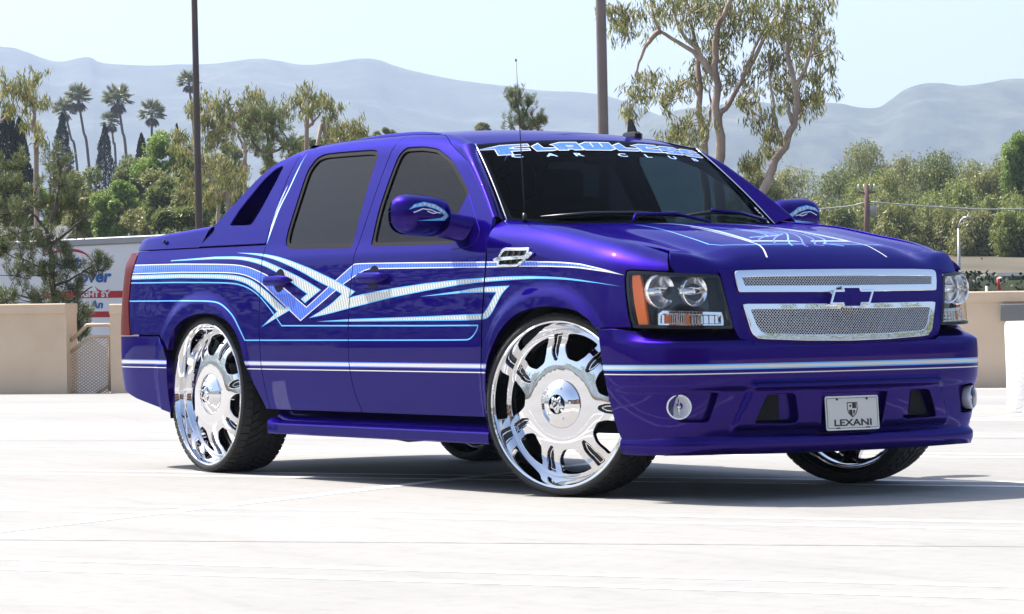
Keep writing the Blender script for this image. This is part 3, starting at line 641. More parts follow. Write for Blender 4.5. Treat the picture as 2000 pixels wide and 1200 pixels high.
# mirrors
MW, MH, MD = .160, .097, .115
def m_mir(y, z):                     # front shell of the right mirror
    y = np.asarray(y, float); z = np.asarray(z, float)
    r = np.clip((np.abs(y)/MW)**3.4+(np.abs(z)/MH)**2.8, 0, 1.2); g = np.sqrt(np.maximum(1.0004-r, 0))
    return np.stack([-.875+MD*g+.10*0*y, -1.118+y, 1.305+z-.010*(y/MW)], -1)
oval = np.array([(np.sign(math.cos(a))*abs(math.cos(a))**(2/3.4)*MW*.998, np.sign(math.sin(a))*abs(math.sin(a))**(2/2.8)*MH*.998) for a in np.linspace(0, 2*math.pi, 72, endpoint=False)])
ARW = [(-.112,.018),(-.085,.045),(-.03,.060),(.03,.052),(.085,.022),(.108,.002),(.075,-.022),(.02,-.026),(-.075,-.032),(.02,-.017),(.055,-.010),(.075,.004),(.03,.028),(-.03,.040),(-.08,.030)]
for mr in (False, True):
    sm = panel('side_mirror', [oval], m_mir, TR, step=.010, depth=.03, bev=0., fills=[(ARW, 'silver', 'cyan', .005)], lines=[([(-.09,.006),(-.045,.026),(0,.024),(.03,.014),(.05,.012)], .005, 'white'), ([(-.02,.016),(.01,.008),(.03,.012)], .005, 'white')], mirror=mr)
    sy = -1 if mr else 1
    b = MB(); b.v = []; 
    b.put([(-.905, (-1.118+y*.93)*sy, 1.305+z*.93) for y, z in oval], [tuple(range(len(oval)))]); b.build('mirror_glass', 'chrome', sm)
    arm = crom([(-.845,-1.03,1.268),(-.825,-.985,1.264),(-.79,-.945,1.252),(-.755,-.90,1.238)], 4); b = MB()
    rows = [[(p[0]+.050*np.sign(math.cos(a))*abs(math.cos(a))**.6*(.9+.3*k/len(arm)), p[1]*sy, p[2]-.008+(.060+.008*k/len(arm))*np.sign(math.sin(a))*abs(math.sin(a))**.6) for a in np.linspace(0, 2*math.pi, 14, endpoint=False)] for k, p in enumerate(arm)]
    b.loft(rows if not mr else [r[::-1] for r in rows], closed=True, capends=True); b.build('mirror_arm', 'paint', sm)
    panel('mirror_base', [fillet([(-.858,1.415),(-.885,1.30),(-.835,1.21),(-.835,1.145),(-.70,1.150),(-.632,1.172),(-.640,1.225),(-.716,1.297)], .01)], m_side, sm, 'paint', .03, .02, .003, .003, mirror=mr)
# tonneau cover over the bed
rows = []
for k, x in enumerate([-4.33, -4.325, -4.30, -4.22, -4.1, -3.8, -3.5, -3.40, -3.36, -3.35]):
    zt = float(np.interp(x, [-4.33, -4.30, -4.22, -4.0, -3.35], [1.24, 1.268, 1.283, 1.296, 1.330])); yb = float(-m_side(max(x, -4.25), 1.215)[1]); yb = yb if x > -4.2 else yb-(abs(x)-4.2)*.6
    hs = [(yb-.002,1.217),(yb-.006,1.225),(yb-.022,zt-.022),(yb-.032,zt-.008),(yb-.05,zt),(yb-.2,zt+.006),(.4,zt+.014),(0,zt+.016)]
    sh = (x+3.35 > -.11)*0
    rows.append([(x+(1.33-z)*-.8*smooth(-3.6, -3.35, x)*1.0, -y, z) for y, z in hs]+[(x+(1.33-z)*-.8*smooth(-3.6, -3.35, x), y, z) for y, z in hs[::-1][1:]])
b = MB().loft(rows, capends=False); n = len(rows[0]); b.f += [tuple(range(n))]; b.m += [0]; cv = b.build('bed_cover', 'paint', TR, auto=50)
for s in (-1, 1):
    MB().box((-3.86, s*.925, 1.257), (.012, .012, .02)).build('lock_slot', 'black', cv)
b = MB(); b.put([(-2.72,-.62,1.74),(-2.72,.62,1.74),(-3.34,.80,1.33),(-3.34,-.80,1.33)], [(0,1,2,3)]); b.build('rear_window', 'gloss', TR)
# dark structure behind the panels, wheel houses, chassis
b = MB(); b.box((-1.62,0,.38), (2.0,1.74,.20)); b.box((-1.9,0,.33), (4.6,.95,.12)); b.box((-3.95,0,.45), (.55,1.6,.2));  b.box((-4.0,0,.78), (.62,1.72,.80)); b.box((-3.02,0,1.02), (2.2,1.60,.30)); b.box((-2.9,0,.9), (.3,1.2,.8)); b.box((.12,0,.90), (.8,1.30,.35)); b.box((.62,0,.66), (.35,1.30,.62)); b.box((-.56,0,.85), (.06,1.70,.72)); b.box((-1.65,0,.55),(4.6,1.0,.18)); b.box((-2.60,0,.75),(.06,1.70,.72))
b.build('chassis', 'dark', TR, smooth_=False)
for cx in (0., -3.302):
    for s in (-1, 1):
        b = MB(); rows = []
        for y in (.45, .60, .93): rows.append([(cx+.515*math.cos(a), s*y, .40+.485*math.sin(a)) for a in np.linspace(-.25, math.pi+.25, 28)])
        b.loft(rows); b.put([(cx, s*.45, .42)]+rows[0], [(0, k+1, k+2) for k in range(27)]); b.build('wheel_housing', 'dark', TR)
MB().tube([(-2.5,-.45,.26),(-2.1,-.55,.235),(-1.9,-.55,.225),(-1.75,-.55,.225)], [.03,.035,.04,.03], 10).build('exhaust_pipe', 'black', TR)
for x in (-3.302, 0.): MB().tube([(x,-.68,.42),(x,.68,.42)], .055, 12).build('axle', 'black', TR)
# ------------------------------------------------------------------ cabin
sb = MB()
for yc in (-.38, .38):
    s0 = MB(); s0.box((-1.45, yc, .80), (.55, .52, .22), bev=.05); s0.build('front_seat', 'seat', TR)
    q = Matrix.Rotation(math.radians(-16), 3, 'Y'); o = MB(); o.box((-1.76, yc, 1.12), (.16, .50, .66), rot=q, bev=.06); o.build('seat_back', 'seat', TR)
    o = MB(); o.box((-1.88, yc, 1.50), (.10, .28, .18), bev=.04); o.build('headrest', 'seat', TR)
o = MB(); o.box((-2.45, 0, .85), (.5, 1.35, .2), bev=.05); o.box((-2.66, 0, 1.12), (.14, 1.35, .55), bev=.05); o.build('rear_bench', 'seat', TR)
o = MB(); rows = [[(x, y, z) for x, z in ((-.30,1.205),(-.55,1.215),(-.80,1.20),(-.88,1.14),(-.90,.95),(-.86,.7))] for y in np.linspace(-.80, .80, 9)]; o.loft(rows); o.build('dashboard', 'seat', TR)
o = MB(); c = np.array([-1.12,.38,1.12]); ax = Vector((-.86, 0, .5)).normalized(); e1 = Vector((0, 1, 0)); e2 = ax.cross(e1)
o.tube([c+np.array(e1*math.cos(a)+e2*math.sin(a))*.19 for a in np.linspace(0, 2*math.pi, 33)], .014, 8, False); o.tube([c+np.array(e1)*.18, c-np.array(e1)*.18], .016, 6); o.tube([c, c-np.array(ax)*.3], .03, 8); o.build('steering_wheel', 'seat', TR)
o = MB(); o.box((-1.02,.03,1.60), (.03,.20,.06), bev=.02); o.tube([(-1.02,.03,1.60),(-1.02,.03,1.67)], .01, 6); o.build('rear_view_mirror', 'black', TR)
o = MB(); o.put([(-1.2,-.60,1.675),(-1.2,.60,1.675),(-2.7,.60,1.72),(-2.7,-.60,1.72)], [(0,1,2,3)]); o.build('headliner', 'seat', TR)
# ------------------------------------------------------------------ wheels (local: axle along Y, outer face towards -Y)
RT, RF = .422, .380
def face_h(r):                       # depth of the wheel face: a wide dome, spokes falling back towards the rim
    return np.interp(r, [0, .06, .10, .13, .20, .255, .285, .31, .345], [-.012, -.012, -.020, -.026, -.022, -.030, -.040, -.066, -.074])
FH = pchip([(0,-.016),(.10,-.018),(.16,-.018),(.22,-.024),(.265,-.036),(.30,-.060),(.35,-.078)])
def m_face(x, z):
    r = np.hypot(x, z); return np.stack([x, .140*-1-FH(r), z], -1)
NS, PH = 7, math.radians(-90)
def pol(r, a): return (r*math.cos(a), r*math.sin(a))
def wheel(name):
    loops = [[pol(.338, a) for a in np.linspace(0, 2*math.pi, 112, endpoint=False)]]; slots = []
    for k in range(NS):
        a = PH+k*2*math.pi/NS; w = a+math.pi/NS                # spoke centre, window centre
        h = math.pi/NS
        W = [pol(.322, w-h*.62), pol(.325, w-h*.3), pol(.326, w), pol(.325, w+h*.3), pol(.322, w+h*.62), pol(.248, w+h*.54), pol(.208, w+h*.30), pol(.208, w-h*.30), pol(.248, w-h*.54)]
        loops.append(fillet(W, .014))
        s = np.array(pol(1, a)); t = np.array([-s[1], s[0]])
        Sl = [s*.328+t*.027, s*.235+t*.023, s*.198+t*.009, s*.198-t*.009, s*.235-t*.023, s*.328-t*.027]
        loops.append(fillet(Sl, .010)); slots.append((s, t))
    wh = panel(name, loops, m_face, None, 'chrome', .014, .030, 0., .005)
    b = MB()                          # deep polished lip and barrel
    b.lathe([(.374,-.128),(.383,-.132),(.386,-.138),(.385,-.144),(.379,-.148),(.371,-.146),(.366,-.138),(.361,-.120),(.354,-.095),(.346,-.072),(.340,-.062),(.334,-.060),(.331,-.056),(.331,.08),(.345,.10),(.375,.135),(.383,.140)], 96)
    b.build('rim_lip', 'chrome', wh, auto=40)
    b = MB()
    for k in range(56):
        a = 2*math.pi*k/56; c = np.array([.3335*math.cos(a), -.0615, .3335*math.sin(a)]); b.box(c, (.007, .006, .007), rot=Matrix.Rotation(-a, 3, 'Y'), bev=.0018)
    tag(b.build('rivet_ring', 'chrome', wh), kind='stuff')
    for s, t in slots:                # dark inlay in each slotted spoke
        P = [s*.322+t*.015, s*.24+t*.012, s*.214+t*.003, s*.214-t*.003, s*.24-t*.012, s*.322-t*.015]
        i = panel('spoke_inlay', [fillet([s*.34+t*.026, s*.23+t*.024, s*.19, s*.23-t*.024, s*.34-t*.026], .01)], m_face, wh, 'gloss', .03, 0, -.022)
        panel('inlay_outline', [fillet(P, .006), fillet(inset(P, .003), .005)], m_face, i, 'chrome', .02, .006, -.016, .001)
    b = MB(); b.lathe([(.112,-.118),(.110,-.126),(.104,-.130),(.096,-.134),(.085,-.142),(.070,-.150),(.050,-.156),(.045,-.157)], 64)
    cp = b.build('centre_cap', 'chrome', wh, auto=50)
    b = MB(); star = []
    for k in range(40): a = 2*math.pi*k/40; star.append((.032+.007*math.cos(5*a)) ); 
    b.loft([[(f*star[k]*math.cos(2*math.pi*k/40), y, f*star[k]*math.sin(2*math.pi*k/40)) for k in range(40)] for f, y in ((1.15,-.154),(1.,-.163),(.72,-.167),(.7,-.172),(.001,-.173))], closed=True); b.build('hub_ornament', 'chrome', cp, auto=40)
    sh = [(-.012,.014),(.012,.014),(.012,0),(.006,-.010),(0,-.016),(-.006,-.010),(-.012,0)]
    b = MB().prism(sh, -.172, -.1755, lambda x, y, d: (x, d, y)); b.build('shield_emblem', 'gloss', cp, smooth_=False)
    b = MB().prism([(-.006,.010),(.007,.010),(.007,.002),(0,.002),(0,-.010),(-.006,-.003)], -.1755, -.1762, lambda x, y, d: (x, d, y)); b.build('shield_mark', 'chrome', cp, smooth_=False)
    for k in range(5):
        a = 2*math.pi*(k+.3)/5; MB().lathe([(.001,-.154),(.006,-.154),(.0075,-.150),(.0075,-.140)], 10, 'Y', (.070*math.cos(a), 0, .070*math.sin(a))).build('lug_bolt', 'chrome', cp)
    b = MB(); b.lathe([(.001,.0),(.16,.0),(.165,.01),(.165,.035),(.001,.035)], 48); b.lathe([(.10,-.07),(.10,.0)], 32); b.build('brake_disc', 'black', wh, auto=40)
    # tyre carcass and separate tread blocks
    b = MB(); R0 = RT-.010
    b.lathe([(.376,-.140),(.384,-.147),(.392,-.1495),(.402,-.148),(.408,-.142),(R0,-.128),(R0,0),(R0,.128),(.408,.142),(.395,.150),(.380,.146),(.372,.135)], 120)
    ty = b.build('tyre', 'rubber', wh)
    b = MB(); NP = 56
    def blk(y0, y1, s0, s1, a, wd, r1=RT, ex=0.):
        P = []
        for y, s in ((y0, s0), (y1, s1)):
            for q in (-1, 1):
                for rr in (R0-.003, r1): an = a+s+q*wd/2; r = rr-(.010 if abs(y) > .140 and rr == r1 else (.004 if abs(y) > .125 and rr == r1 else 0)); P.append((r*math.cos(an), y, r*math.sin(an)))
        b.put(P, [(0,1,3,2),(4,6,7,5),(0,4,5,1),(2,3,7,6),(1,5,7,3)])
    pw = 2*math.pi/NP
    for k in range(NP):
        a = k*pw
        for sg in (-1, 1):
            blk(sg*.092, sg*.1465, 0., -.20*pw*0, a, pw*.80); blk(sg*.050, sg*.086, .55*pw, .05*pw, a+.25*pw, pw*.72); blk(sg*.007, sg*.044, 1.25*pw, .65*pw, a+.15*pw, pw*.78)
    tag(b.build('tread_blocks', 'rubber', ty, smooth_=False), kind='stuff')
    return wh
def copy_tree(o, parent=None):
    c = o.copy(); COL.objects.link(c); c.parent = parent
    for ch in list(o.children): copy_tree(ch, c)
    return c
w0 = wheel('wheel'); w0.parent = TR
ST = math.radians(20)
spots = [((-3.302,-.822,RT), 0), ((-.05,-.792,RT), ST), ((-3.302,.822,RT), math.pi), ((-.0,.800,RT), math.pi+ST)]
for k, (loc, rz) in enumerate(spots):
    w = w0 if k == 0 else copy_tree(w0, TR); w.location = loc; w.rotation_euler = (0, [0, .30, .5, .7][k], rz)
# ------------------------------------------------------------------ lettering and plate
def text_mesh(txt, size=1., bold=0., sx=1., spacing=1.):
    cu = bpy.data.curves.new('t', 'FONT'); cu.body = txt; cu.size = size; cu.offset = bold; cu.align_x = 'CENTER'; cu.align_y = 'CENTER'; cu.resolution_u = 3; cu.space_character = spacing
    o = bpy.data.objects.new('t', cu); COL.objects.link(o); bpy.context.view_layer.update()
    me = bpy.data.meshes.new_from_object(o.evaluated_get(bpy.context.evaluated_depsgraph_get())); V = [(v.co.x*sx, v.co.y) for v in me.vertices]; F = [tuple(p.vertices) for p in me.polygons]
    bpy.data.objects.remove(o); bpy.data.curves.remove(cu); bpy.data.meshes.remove(me)
    return V, F
pc = m_bump(UMAX, .375)+np.array([-.012, 0, 0]); tilt = math.radians(4)
def pp(x, y, d): return (pc[0]+d*math.cos(tilt)-y*math.sin(tilt), pc[1]+x, pc[2]+y*math.cos(tilt)+d*math.sin(tilt))
R = fillet([(-.1525,-.076),(.1525,-.076),(.1525,.076),(-.1525,.076)], .012)
b = MB().prism(R, -.008, 0, pp); lpn = b.build('license_plate', 'satin', TR, smooth_=False)
b = MB().prism(fillet(inset(R, .009), .005), 0, .0012, pp); b.build('plate_face', 'plate', lpn, smooth_=False)
R1, R2 = inset(R, .0085), inset(R, .0105); b = MB(); n = len(R1); b.put([pp(x, y, .0018) for x, y in R1]+[pp(x, y, .0018) for x, y in R2], [(i, (i+1) % n, n+(i+1) % n, n+i) for i in range(n)]); b.build('plate_border', 'ink', lpn)
V, F = text_mesh('LEXANI', .040, .0012, 1.62); b = MB().put([pp(x, y-.044, .002) for x, y in V], F); b.build('plate_lettering', 'ink', lpn)
def shield(k, dx=0, dy=0): return [(dx+x*k, dy+y*k) for x, y in ((-1,1.05),(1,1.05),(1,-.05),(.75,-.65),(0,-1.25),(-.75,-.65),(-1,-.05))]
b = MB()
o1, o2 = shield(.030, 0, .016), shield(.0255, 0, .0165); n = 7; b.put([pp(x, y, .002) for x, y in o1]+[pp(x, y, .002) for x, y in o2], [(i, (i+1) % n, n+(i+1) % n, n+i) for i in range(n)])
b.put([pp(x, y, .002) for x, y in [(0,.043),(.022,.043),(.022,.02),(0,.02)]], [(0,1,2,3)]); b.put([pp(x, y, .002) for x, y in [(-.020,.014),(0,.014),(0,-.017),(-.018,-.004)]], [(0,1,2,3)]); b.put([pp(x, y, .002) for x, y in [(.004,.012),(.016,.012),(.014,.0),(.004,-.006)]], [(0,1,2,3)]); b.put([pp(x, y, .002) for x, y in [(-.016,.036),(-.006,.036),(-.006,.026),(-.016,.026)]], [(0,1,2,3)])
b.build('plate_crest', 'ink', lpn)
for x in (-.085, .085):
    MB().put([pp(x+dx, -.066+dy, .002) for dx, dy in ((-.011,-.003),(.011,-.003),(.011,.003),(-.011,.003))], [(0,1,2,3)]).build('plate_slot', 'ink', lpn)
    MB().lathe([(.001,.003),(.005,.002),(.0065,-.003)], 10, 'X', pp(x, .062, .003)).build('plate_screw', 'ink', lpn)
# sun-strip lettering: slab letters with a pale edge, laid on the screen
GL = {'F': [[(-.45,.55),(.25,1.),(1.,1.),(1.,.66),(.55,.62),(.55,.5),(.95,.5),(.95,.18),(.45,.14),(.45,-.25),(.05,-.25),(.05,.5)]],
      'L': [[(0,.62),(.42,1.),(.5,.42),(1.,.42),(1.02,.12),(.75,0),(.08,0)]],
      'A': [[(-.1,.72),(.35,1.),(1.,1.),(1.,.05),(.62,0),(.6,.12),(.45,.12),(.42,.0),(.05,0),(.02,.55)]],
      'W': [[(-.03,.70),(.25,1.),(1.02,1.),(1.02,.2),(.8,0),(0.02,0)]],
      'E': [[(-.15,.72),(.3,1.),(1.,1.),(1.,.66),(.5,.6),(.5,.52),(.98,.5),(1.,.05),(.7,0),(.05,0),(.05,.6)]],
      'S': [[(.0,.85),(.2,1.),(.85,1.),(1.,.75),(.5,.66),(.95,.55),(1.,.1),(.8,0),(.1,0),(0,.2),(.5,.32),(.02,.42)]]}
BX = [(-.89,-.605), (-.60,-.415), (-.425,-.20), (-.20,.08), (.075,.315), (.285,.525), (.52,.74), (.735,.955)]
for ch, (x0, x1) in zip('FLAWLESS', BX):
    P = np.array(GL[ch][0]); P = np.stack([x0+(x1-x0)*P[:, 0], .858-.02*abs((x0+x1)/2)**2+.108*P[:, 1]], 1)
    q = lambda L_: [(x0+(x1-x0)*a, .858-.02*abs((x0+x1)/2)**2+.108*c) for a, c in L_]
    slit = {'A': [[(.45,.52),(.72,.52)]], 'W': [[(.40,1.),(.36,.42)], [(.70,1.),(.66,.42)]], 'E': [[(.45,.55),(1.,.55)]], 'S': [[(.45,.68),(1.,.70)], [(0.,.38),(.55,.34)]], 'F': [[(.45,.56),(1.,.56)]]}.get(ch, [])
    panel('banner_letter', [P], m_screen, ws, 'white', .02, 0, .003, fills=[(inset(P, .0075), 'blue_print', None, 0)], lines=[(q(l_), .010, 'white') for l_ in slit])
for ch, xx in zip('CARCLUB', (-.75, -.50, -.29, .08, .31, .555, .80)):
    V, F = text_mesh(ch, .046, .0012, 1.9); b = MB().put([m_screen(xx+vx*1.35, .803+vy*1.15)+np.array([.5,0,.8])*.003 for vx, vy in V], F); b.build('banner_small_letter', 'cyan_print', ws)
V, F = text_mesh('DUB', .075, .002, 1.); b = MB().put([m_screen(.925-vy*.55+vx*.05, .135+vx*1.2-vy*.1)+np.array([.5,0,.8])*.003 for vx, vy in V], F); b.build('corner_sticker', 'white', ws)
# ------------------------------------------------------------------ positions of the planting and the skyline (metres)
EUC_BIG = [(-36.06, 25.38, 6.37, 0.42), (-36.54, 26.43, 6.5, 0.38), (-35.78, 26.58, 6.49, 0.48), (-36.01, 27.59, 6.45, 0.48), (-35.74, 28.11, 6.35, 0.48), (-34.02, 27.47, 6.28, 0.42), (-33.63, 27.76, 6.3, 0.33), (-37.69, 26.39, 6.21, 0.24), (-36.03, 25.56, 4.95, 0.26), (-36.08, 25.34, 4.53, 0.23), (-37.86, 27.06, 5.31, 0.22), (-36.31, 26.35, 4.8, 0.27), (-37.09, 27.31, 5.12, 0.31), (-36.12, 26.68, 4.42, 0.34), (-36.69, 26.76, 4.14, 0.25), (-35.18, 26.21, 4.02, 0.23), (-36.04, 27.71, 5.3, 0.31), (-36.51, 28.37, 4.87, 0.29), (-35.39, 28.06, 5.46, 0.38), (-35.78, 28.73, 5.12, 0.41), (-35.33, 29.0, 5.68, 0.41), (-33.71, 27.93, 5.15, 0.28), (-35.64, 29.04, 4.78, 0.37), (-35.03, 28.99, 4.89, 0.21), (-34.89, 27.53, 4.41, 0.28), (-34.15, 27.07, 4.05, 0.22), (-35.82, 29.39, 6.12, 0.39), (-35.15, 28.12, 6.02, 0.4), (-36.41, 27.64, 5.91, 0.39), (-36.99, 27.7, 5.51, 0.25), (-35.99, 28.25, 3.65, 0.25), (-36.36, 28.89, 3.87, 0.2), (-35.29, 27.47, 3.51, 0.15), (-36.61, 27.81, 7.29, 0.73), (-35.17, 27.92, 7.25, 0.72), (-37.5, 27.26, 7.25, 0.59), (-35.79, 29.51, 7.1, 0.39)]
EUC_BIG_BR = [[(-35.86, 27.23, -0.09), (-35.84, 27.24, 1.83), (-35.84, 27.25, 3.46), (-35.85, 27.23, 4.41), (-35.87, 27.2, 5.37), (-35.85, 27.22, 6.04), (-35.63, 27.55, 6.8)], [(-35.86, 27.21, 5.08), (-36.01, 26.97, 5.57), (-36.22, 26.66, 6.05), (-36.32, 26.51, 6.63)], [(-35.84, 27.24, 4.43), (-35.7, 27.45, 4.79), (-35.59, 27.61, 5.17), (-35.43, 27.86, 5.84), (-35.21, 28.18, 6.6)], [(-35.86, 27.21, 5.18), (-36.12, 26.82, 5.66), (-36.43, 26.34, 6.05), (-36.53, 26.19, 6.49)], [(-36.43, 26.34, 6.05), (-36.59, 26.1, 5.77), (-36.7, 25.93, 5.2)], [(-35.59, 27.61, 5.17), (-35.49, 27.77, 5.46), (-35.32, 28.02, 6.03), (-35.16, 28.26, 6.5)]]
EUC_B_BR = [[(-36.64, 27.49, -0.1), (-36.63, 27.5, 2.33), (-36.63, 27.5, 3.49), (-36.67, 27.44, 4.37), (-36.68, 27.41, 5.44), (-36.71, 27.38, 5.78), (-36.76, 27.3, 6.31)], [(-36.65, 27.47, 3.79), (-36.57, 27.59, 4.56), (-36.58, 27.57, 5.04)], [(-36.67, 27.43, 4.85), (-36.82, 27.21, 5.15), (-36.98, 26.96, 4.86)]]
EUC_C_BR = [[(-35.29, 27.17, -0.08), (-35.2, 27.31, 1.81), (-35.03, 27.56, 2.9), (-34.9, 27.76, 3.42), (-34.71, 28.04, 4.08), (-34.65, 28.13, 4.74), (-34.72, 28.02, 5.5), (-34.77, 27.95, 6.17)], [(-34.81, 27.9, 3.85), (-34.88, 27.79, 4.46), (-34.93, 27.7, 5.41)], [(-34.67, 28.11, 4.84), (-34.51, 28.34, 5.5), (-34.46, 28.42, 5.97)], [(-34.69, 28.07, 4.27), (-34.76, 27.97, 4.75)]]
EUC_L1 = [(-64.09, 31.85, 6.62, 0.41), (-62.79, 30.79, 6.11, 0.46), (-64.22, 32.14, 6.02, 0.52), (-63.89, 32.31, 6.35, 0.36), (-62.87, 31.02, 5.54, 0.43), (-63.31, 30.81, 6.41, 0.3)]
EUC_L1_BR = [[(-63.05, 31.43, 0.51), (-63.14, 31.29, 3.5), (-62.79, 31.81, 4.71), (-62.73, 31.91, 5.25), (-62.78, 31.82, 5.63), (-63.01, 31.48, 6.01)], [(-62.78, 31.82, 5.63), (-62.71, 31.94, 6.13)], [(-63.02, 31.47, -0.3), (-63.18, 31.22, 4.59), (-63.27, 31.08, 5.67)]]
EUC_L2 = [(-66.56, 34.14, 6.91, 0.34), (-65.13, 33.83, 6.6, 0.42), (-65.02, 34.14, 6.46, 0.37), (-63.89, 32.93, 6.02, 0.36), (-65.12, 33.26, 6.3, 0.28)]
EUC_L2_BR = [[(-65.47, 33.21, 0.5), (-65.37, 33.35, 4.85), (-65.38, 33.33, 5.41), (-65.46, 33.21, 5.83), (-65.27, 33.5, 6.32)], [(-65.35, 33.38, 5.27), (-65.19, 33.62, 5.82), (-65.07, 33.8, 6.38)]]
EUC_L3 = [(-58.28, 28.77, 4.57, 0.46), (-59.43, 28.95, 4.76, 0.39), (-59.09, 29.64, 4.29, 0.41), (-57.81, 27.68, 4.25, 0.35), (-58.05, 27.52, 5.26, 0.23), (-59.6, 28.54, 5.07, 0.31), (-59.87, 29.69, 3.97, 0.36), (-58.3, 28.19, 3.83, 0.35)]
EUC_L3_BR = [[(-58.71, 28.93, 0.53), (-58.58, 29.12, 3.34), (-58.68, 28.97, 3.79), (-58.89, 28.65, 3.92), (-59.1, 28.33, 3.86)], [(-58.58, 29.12, 3.34), (-58.46, 29.29, 4.1), (-58.6, 29.08, 4.62)], [(-58.68, 28.97, 3.79), (-58.88, 28.66, 4.5), (-59.13, 28.29, 5.01)]]
EUC_L4 = [(-53.2, 28.43, 6.0, 0.26), (-53.61, 28.42, 5.79, 0.24), (-52.53, 28.51, 5.76, 0.21), (-52.28, 28.57, 5.48, 0.18), (-53.5, 28.83, 5.95, 0.19), (-52.66, 28.04, 5.61, 0.17)]
EUC_L4_BR = [[(-53.19, 28.21, 0.53), (-53.14, 28.28, 4.8), (-53.12, 28.3, 5.19), (-53.04, 28.42, 5.33), (-53.09, 28.35, 5.61), (-53.12, 28.31, 5.85)], [(-53.04, 28.42, 5.33), (-52.91, 28.62, 5.61), (-52.85, 28.71, 5.79)]]
EUC_L5 = [(-54.69, 30.17, 5.29, 0.27), (-54.83, 30.57, 5.38, 0.25), (-55.7, 30.39, 5.38, 0.17), (-56.02, 30.76, 5.15, 0.23), (-55.72, 29.64, 4.87, 0.22), (-54.53, 30.61, 5.22, 0.15)]
EUC_L5_BR = [[(-56.04, 29.33, 0.52), (-55.6, 30.0, 4.93), (-55.46, 30.21, 5.05), (-55.32, 30.42, 5.13), (-55.23, 30.54, 5.36)]]
EUC_L6 = [(-51.4, 20.12, 5.84, 0.33), (-51.5, 20.48, 5.63, 0.33), (-52.89, 21.26, 6.17, 0.25), (-52.81, 20.48, 6.03, 0.25), (-53.02, 21.06, 5.18, 0.23), (-51.61, 20.69, 4.76, 0.22), (-51.34, 19.92, 5.31, 0.22), (-51.86, 20.01, 5.56, 0.22), (-52.82, 21.3, 5.54, 0.18)]
EUC_L6_BR = [[(-52.08, 20.82, 0.63), (-52.05, 20.86, 4.09), (-52.06, 20.85, 5.09), (-52.09, 20.8, 5.54), (-52.13, 20.74, 5.88)], [(-52.47, 20.22, 5.11), (-52.35, 20.41, 5.38), (-52.28, 20.5, 5.77)]]
PINE_A = [(-26.99, 8.8, 2.82, 0.2), (-26.81, 8.96, 2.37, 0.22), (-26.72, 9.29, 2.87, 0.18), (-26.17, 9.12, 2.58, 0.19), (-26.57, 9.45, 2.37, 0.2), (-26.52, 9.49, 2.06, 0.19), (-26.3, 8.54, 1.95, 0.23), (-26.56, 9.1, 1.79, 0.23), (-26.29, 9.67, 1.45, 0.14), (-26.32, 9.31, 1.21, 0.17), (-26.27, 9.12, 0.95, 0.2), (-26.38, 8.54, 1.39, 0.24), (-26.32, 8.73, 1.05, 0.2), (-26.12, 8.81, 1.38, 0.2), (-26.25, 8.34, 2.18, 0.23), (-26.71, 8.59, 2.47, 0.17), (-26.47, 8.41, 1.06, 0.2), (-26.42, 9.42, 0.78, 0.18), (-26.05, 8.6, 1.78, 0.17), (-27.04, 8.66, 1.74, 0.19), (-26.4, 9.24, 1.52, 0.2), (-26.47, 9.56, 0.64, 0.14), (-26.64, 9.25, 2.2, 0.16)]
PINE_A_BR = [[(-26.32, 9.02, -1.03), (-26.31, 9.03, 0.71), (-26.31, 9.03, 1.38), (-26.33, 9.0, 1.79), (-26.33, 8.99, 1.99), (-26.27, 9.08, 2.35), (-26.24, 9.13, 2.72), (-26.26, 9.1, 2.92)], [(-26.33, 8.99, 1.95), (-26.4, 8.88, 2.12), (-26.48, 8.77, 2.29), (-26.58, 8.61, 2.7)], [(-26.32, 9.01, 1.79), (-26.2, 9.19, 1.95), (-26.09, 9.36, 2.12), (-26.02, 9.47, 2.18)], [(-26.3, 9.04, 1.35), (-26.43, 8.85, 1.52), (-26.58, 8.63, 1.66)], [(-26.31, 9.04, 1.25), (-26.17, 9.24, 1.35), (-26.02, 9.46, 1.51)], [(-26.31, 9.03, 0.91), (-26.14, 9.29, 1.11), (-26.02, 9.46, 1.24)], [(-26.31, 9.03, 0.98), (-26.47, 8.79, 1.09), (-26.65, 8.51, 1.19)]]
PINE_B = [(-38.39, 18.78, 4.3, 0.18), (-38.52, 19.07, 4.37, 0.2), (-38.39, 19.25, 4.2, 0.2), (-38.94, 19.0, 4.06, 0.19), (-38.63, 19.23, 3.98, 0.22), (-38.55, 19.46, 3.86, 0.2), (-39.12, 19.26, 3.82, 0.2), (-37.96, 19.32, 3.79, 0.16), (-38.3, 18.93, 3.64, 0.2), (-38.55, 18.71, 4.2, 0.13)]
PINE_B_BR = [[(-38.74, 19.24, 0.61), (-38.73, 19.25, 3.38), (-38.74, 19.23, 3.85), (-38.77, 19.18, 4.31)], [(-38.73, 19.25, 3.75), (-38.56, 19.5, 3.94), (-38.63, 19.39, 4.26)], [(-38.74, 19.24, 3.66), (-38.89, 19.0, 3.94), (-38.93, 18.95, 4.22)]]
PINE_C = [(-39.71, 25.14, 5.01, 0.13), (-39.53, 25.09, 4.78, 0.14), (-39.36, 25.1, 4.94, 0.12), (-39.35, 25.3, 4.82, 0.12), (-39.29, 25.11, 4.58, 0.18), (-39.46, 25.47, 4.53, 0.18), (-39.52, 25.62, 4.41, 0.16), (-39.57, 25.06, 4.43, 0.14), (-39.05, 25.4, 4.46, 0.1), (-39.3, 25.17, 4.37, 0.18)]
PINE_C_BR = [[(-39.54, 25.28, 0.53), (-39.51, 25.31, 3.89), (-39.54, 25.28, 4.38), (-39.61, 25.16, 4.98)], [(-39.52, 25.31, 4.29), (-39.4, 25.48, 4.58)], [(-39.53, 25.29, 4.48), (-39.47, 25.38, 4.88)]]
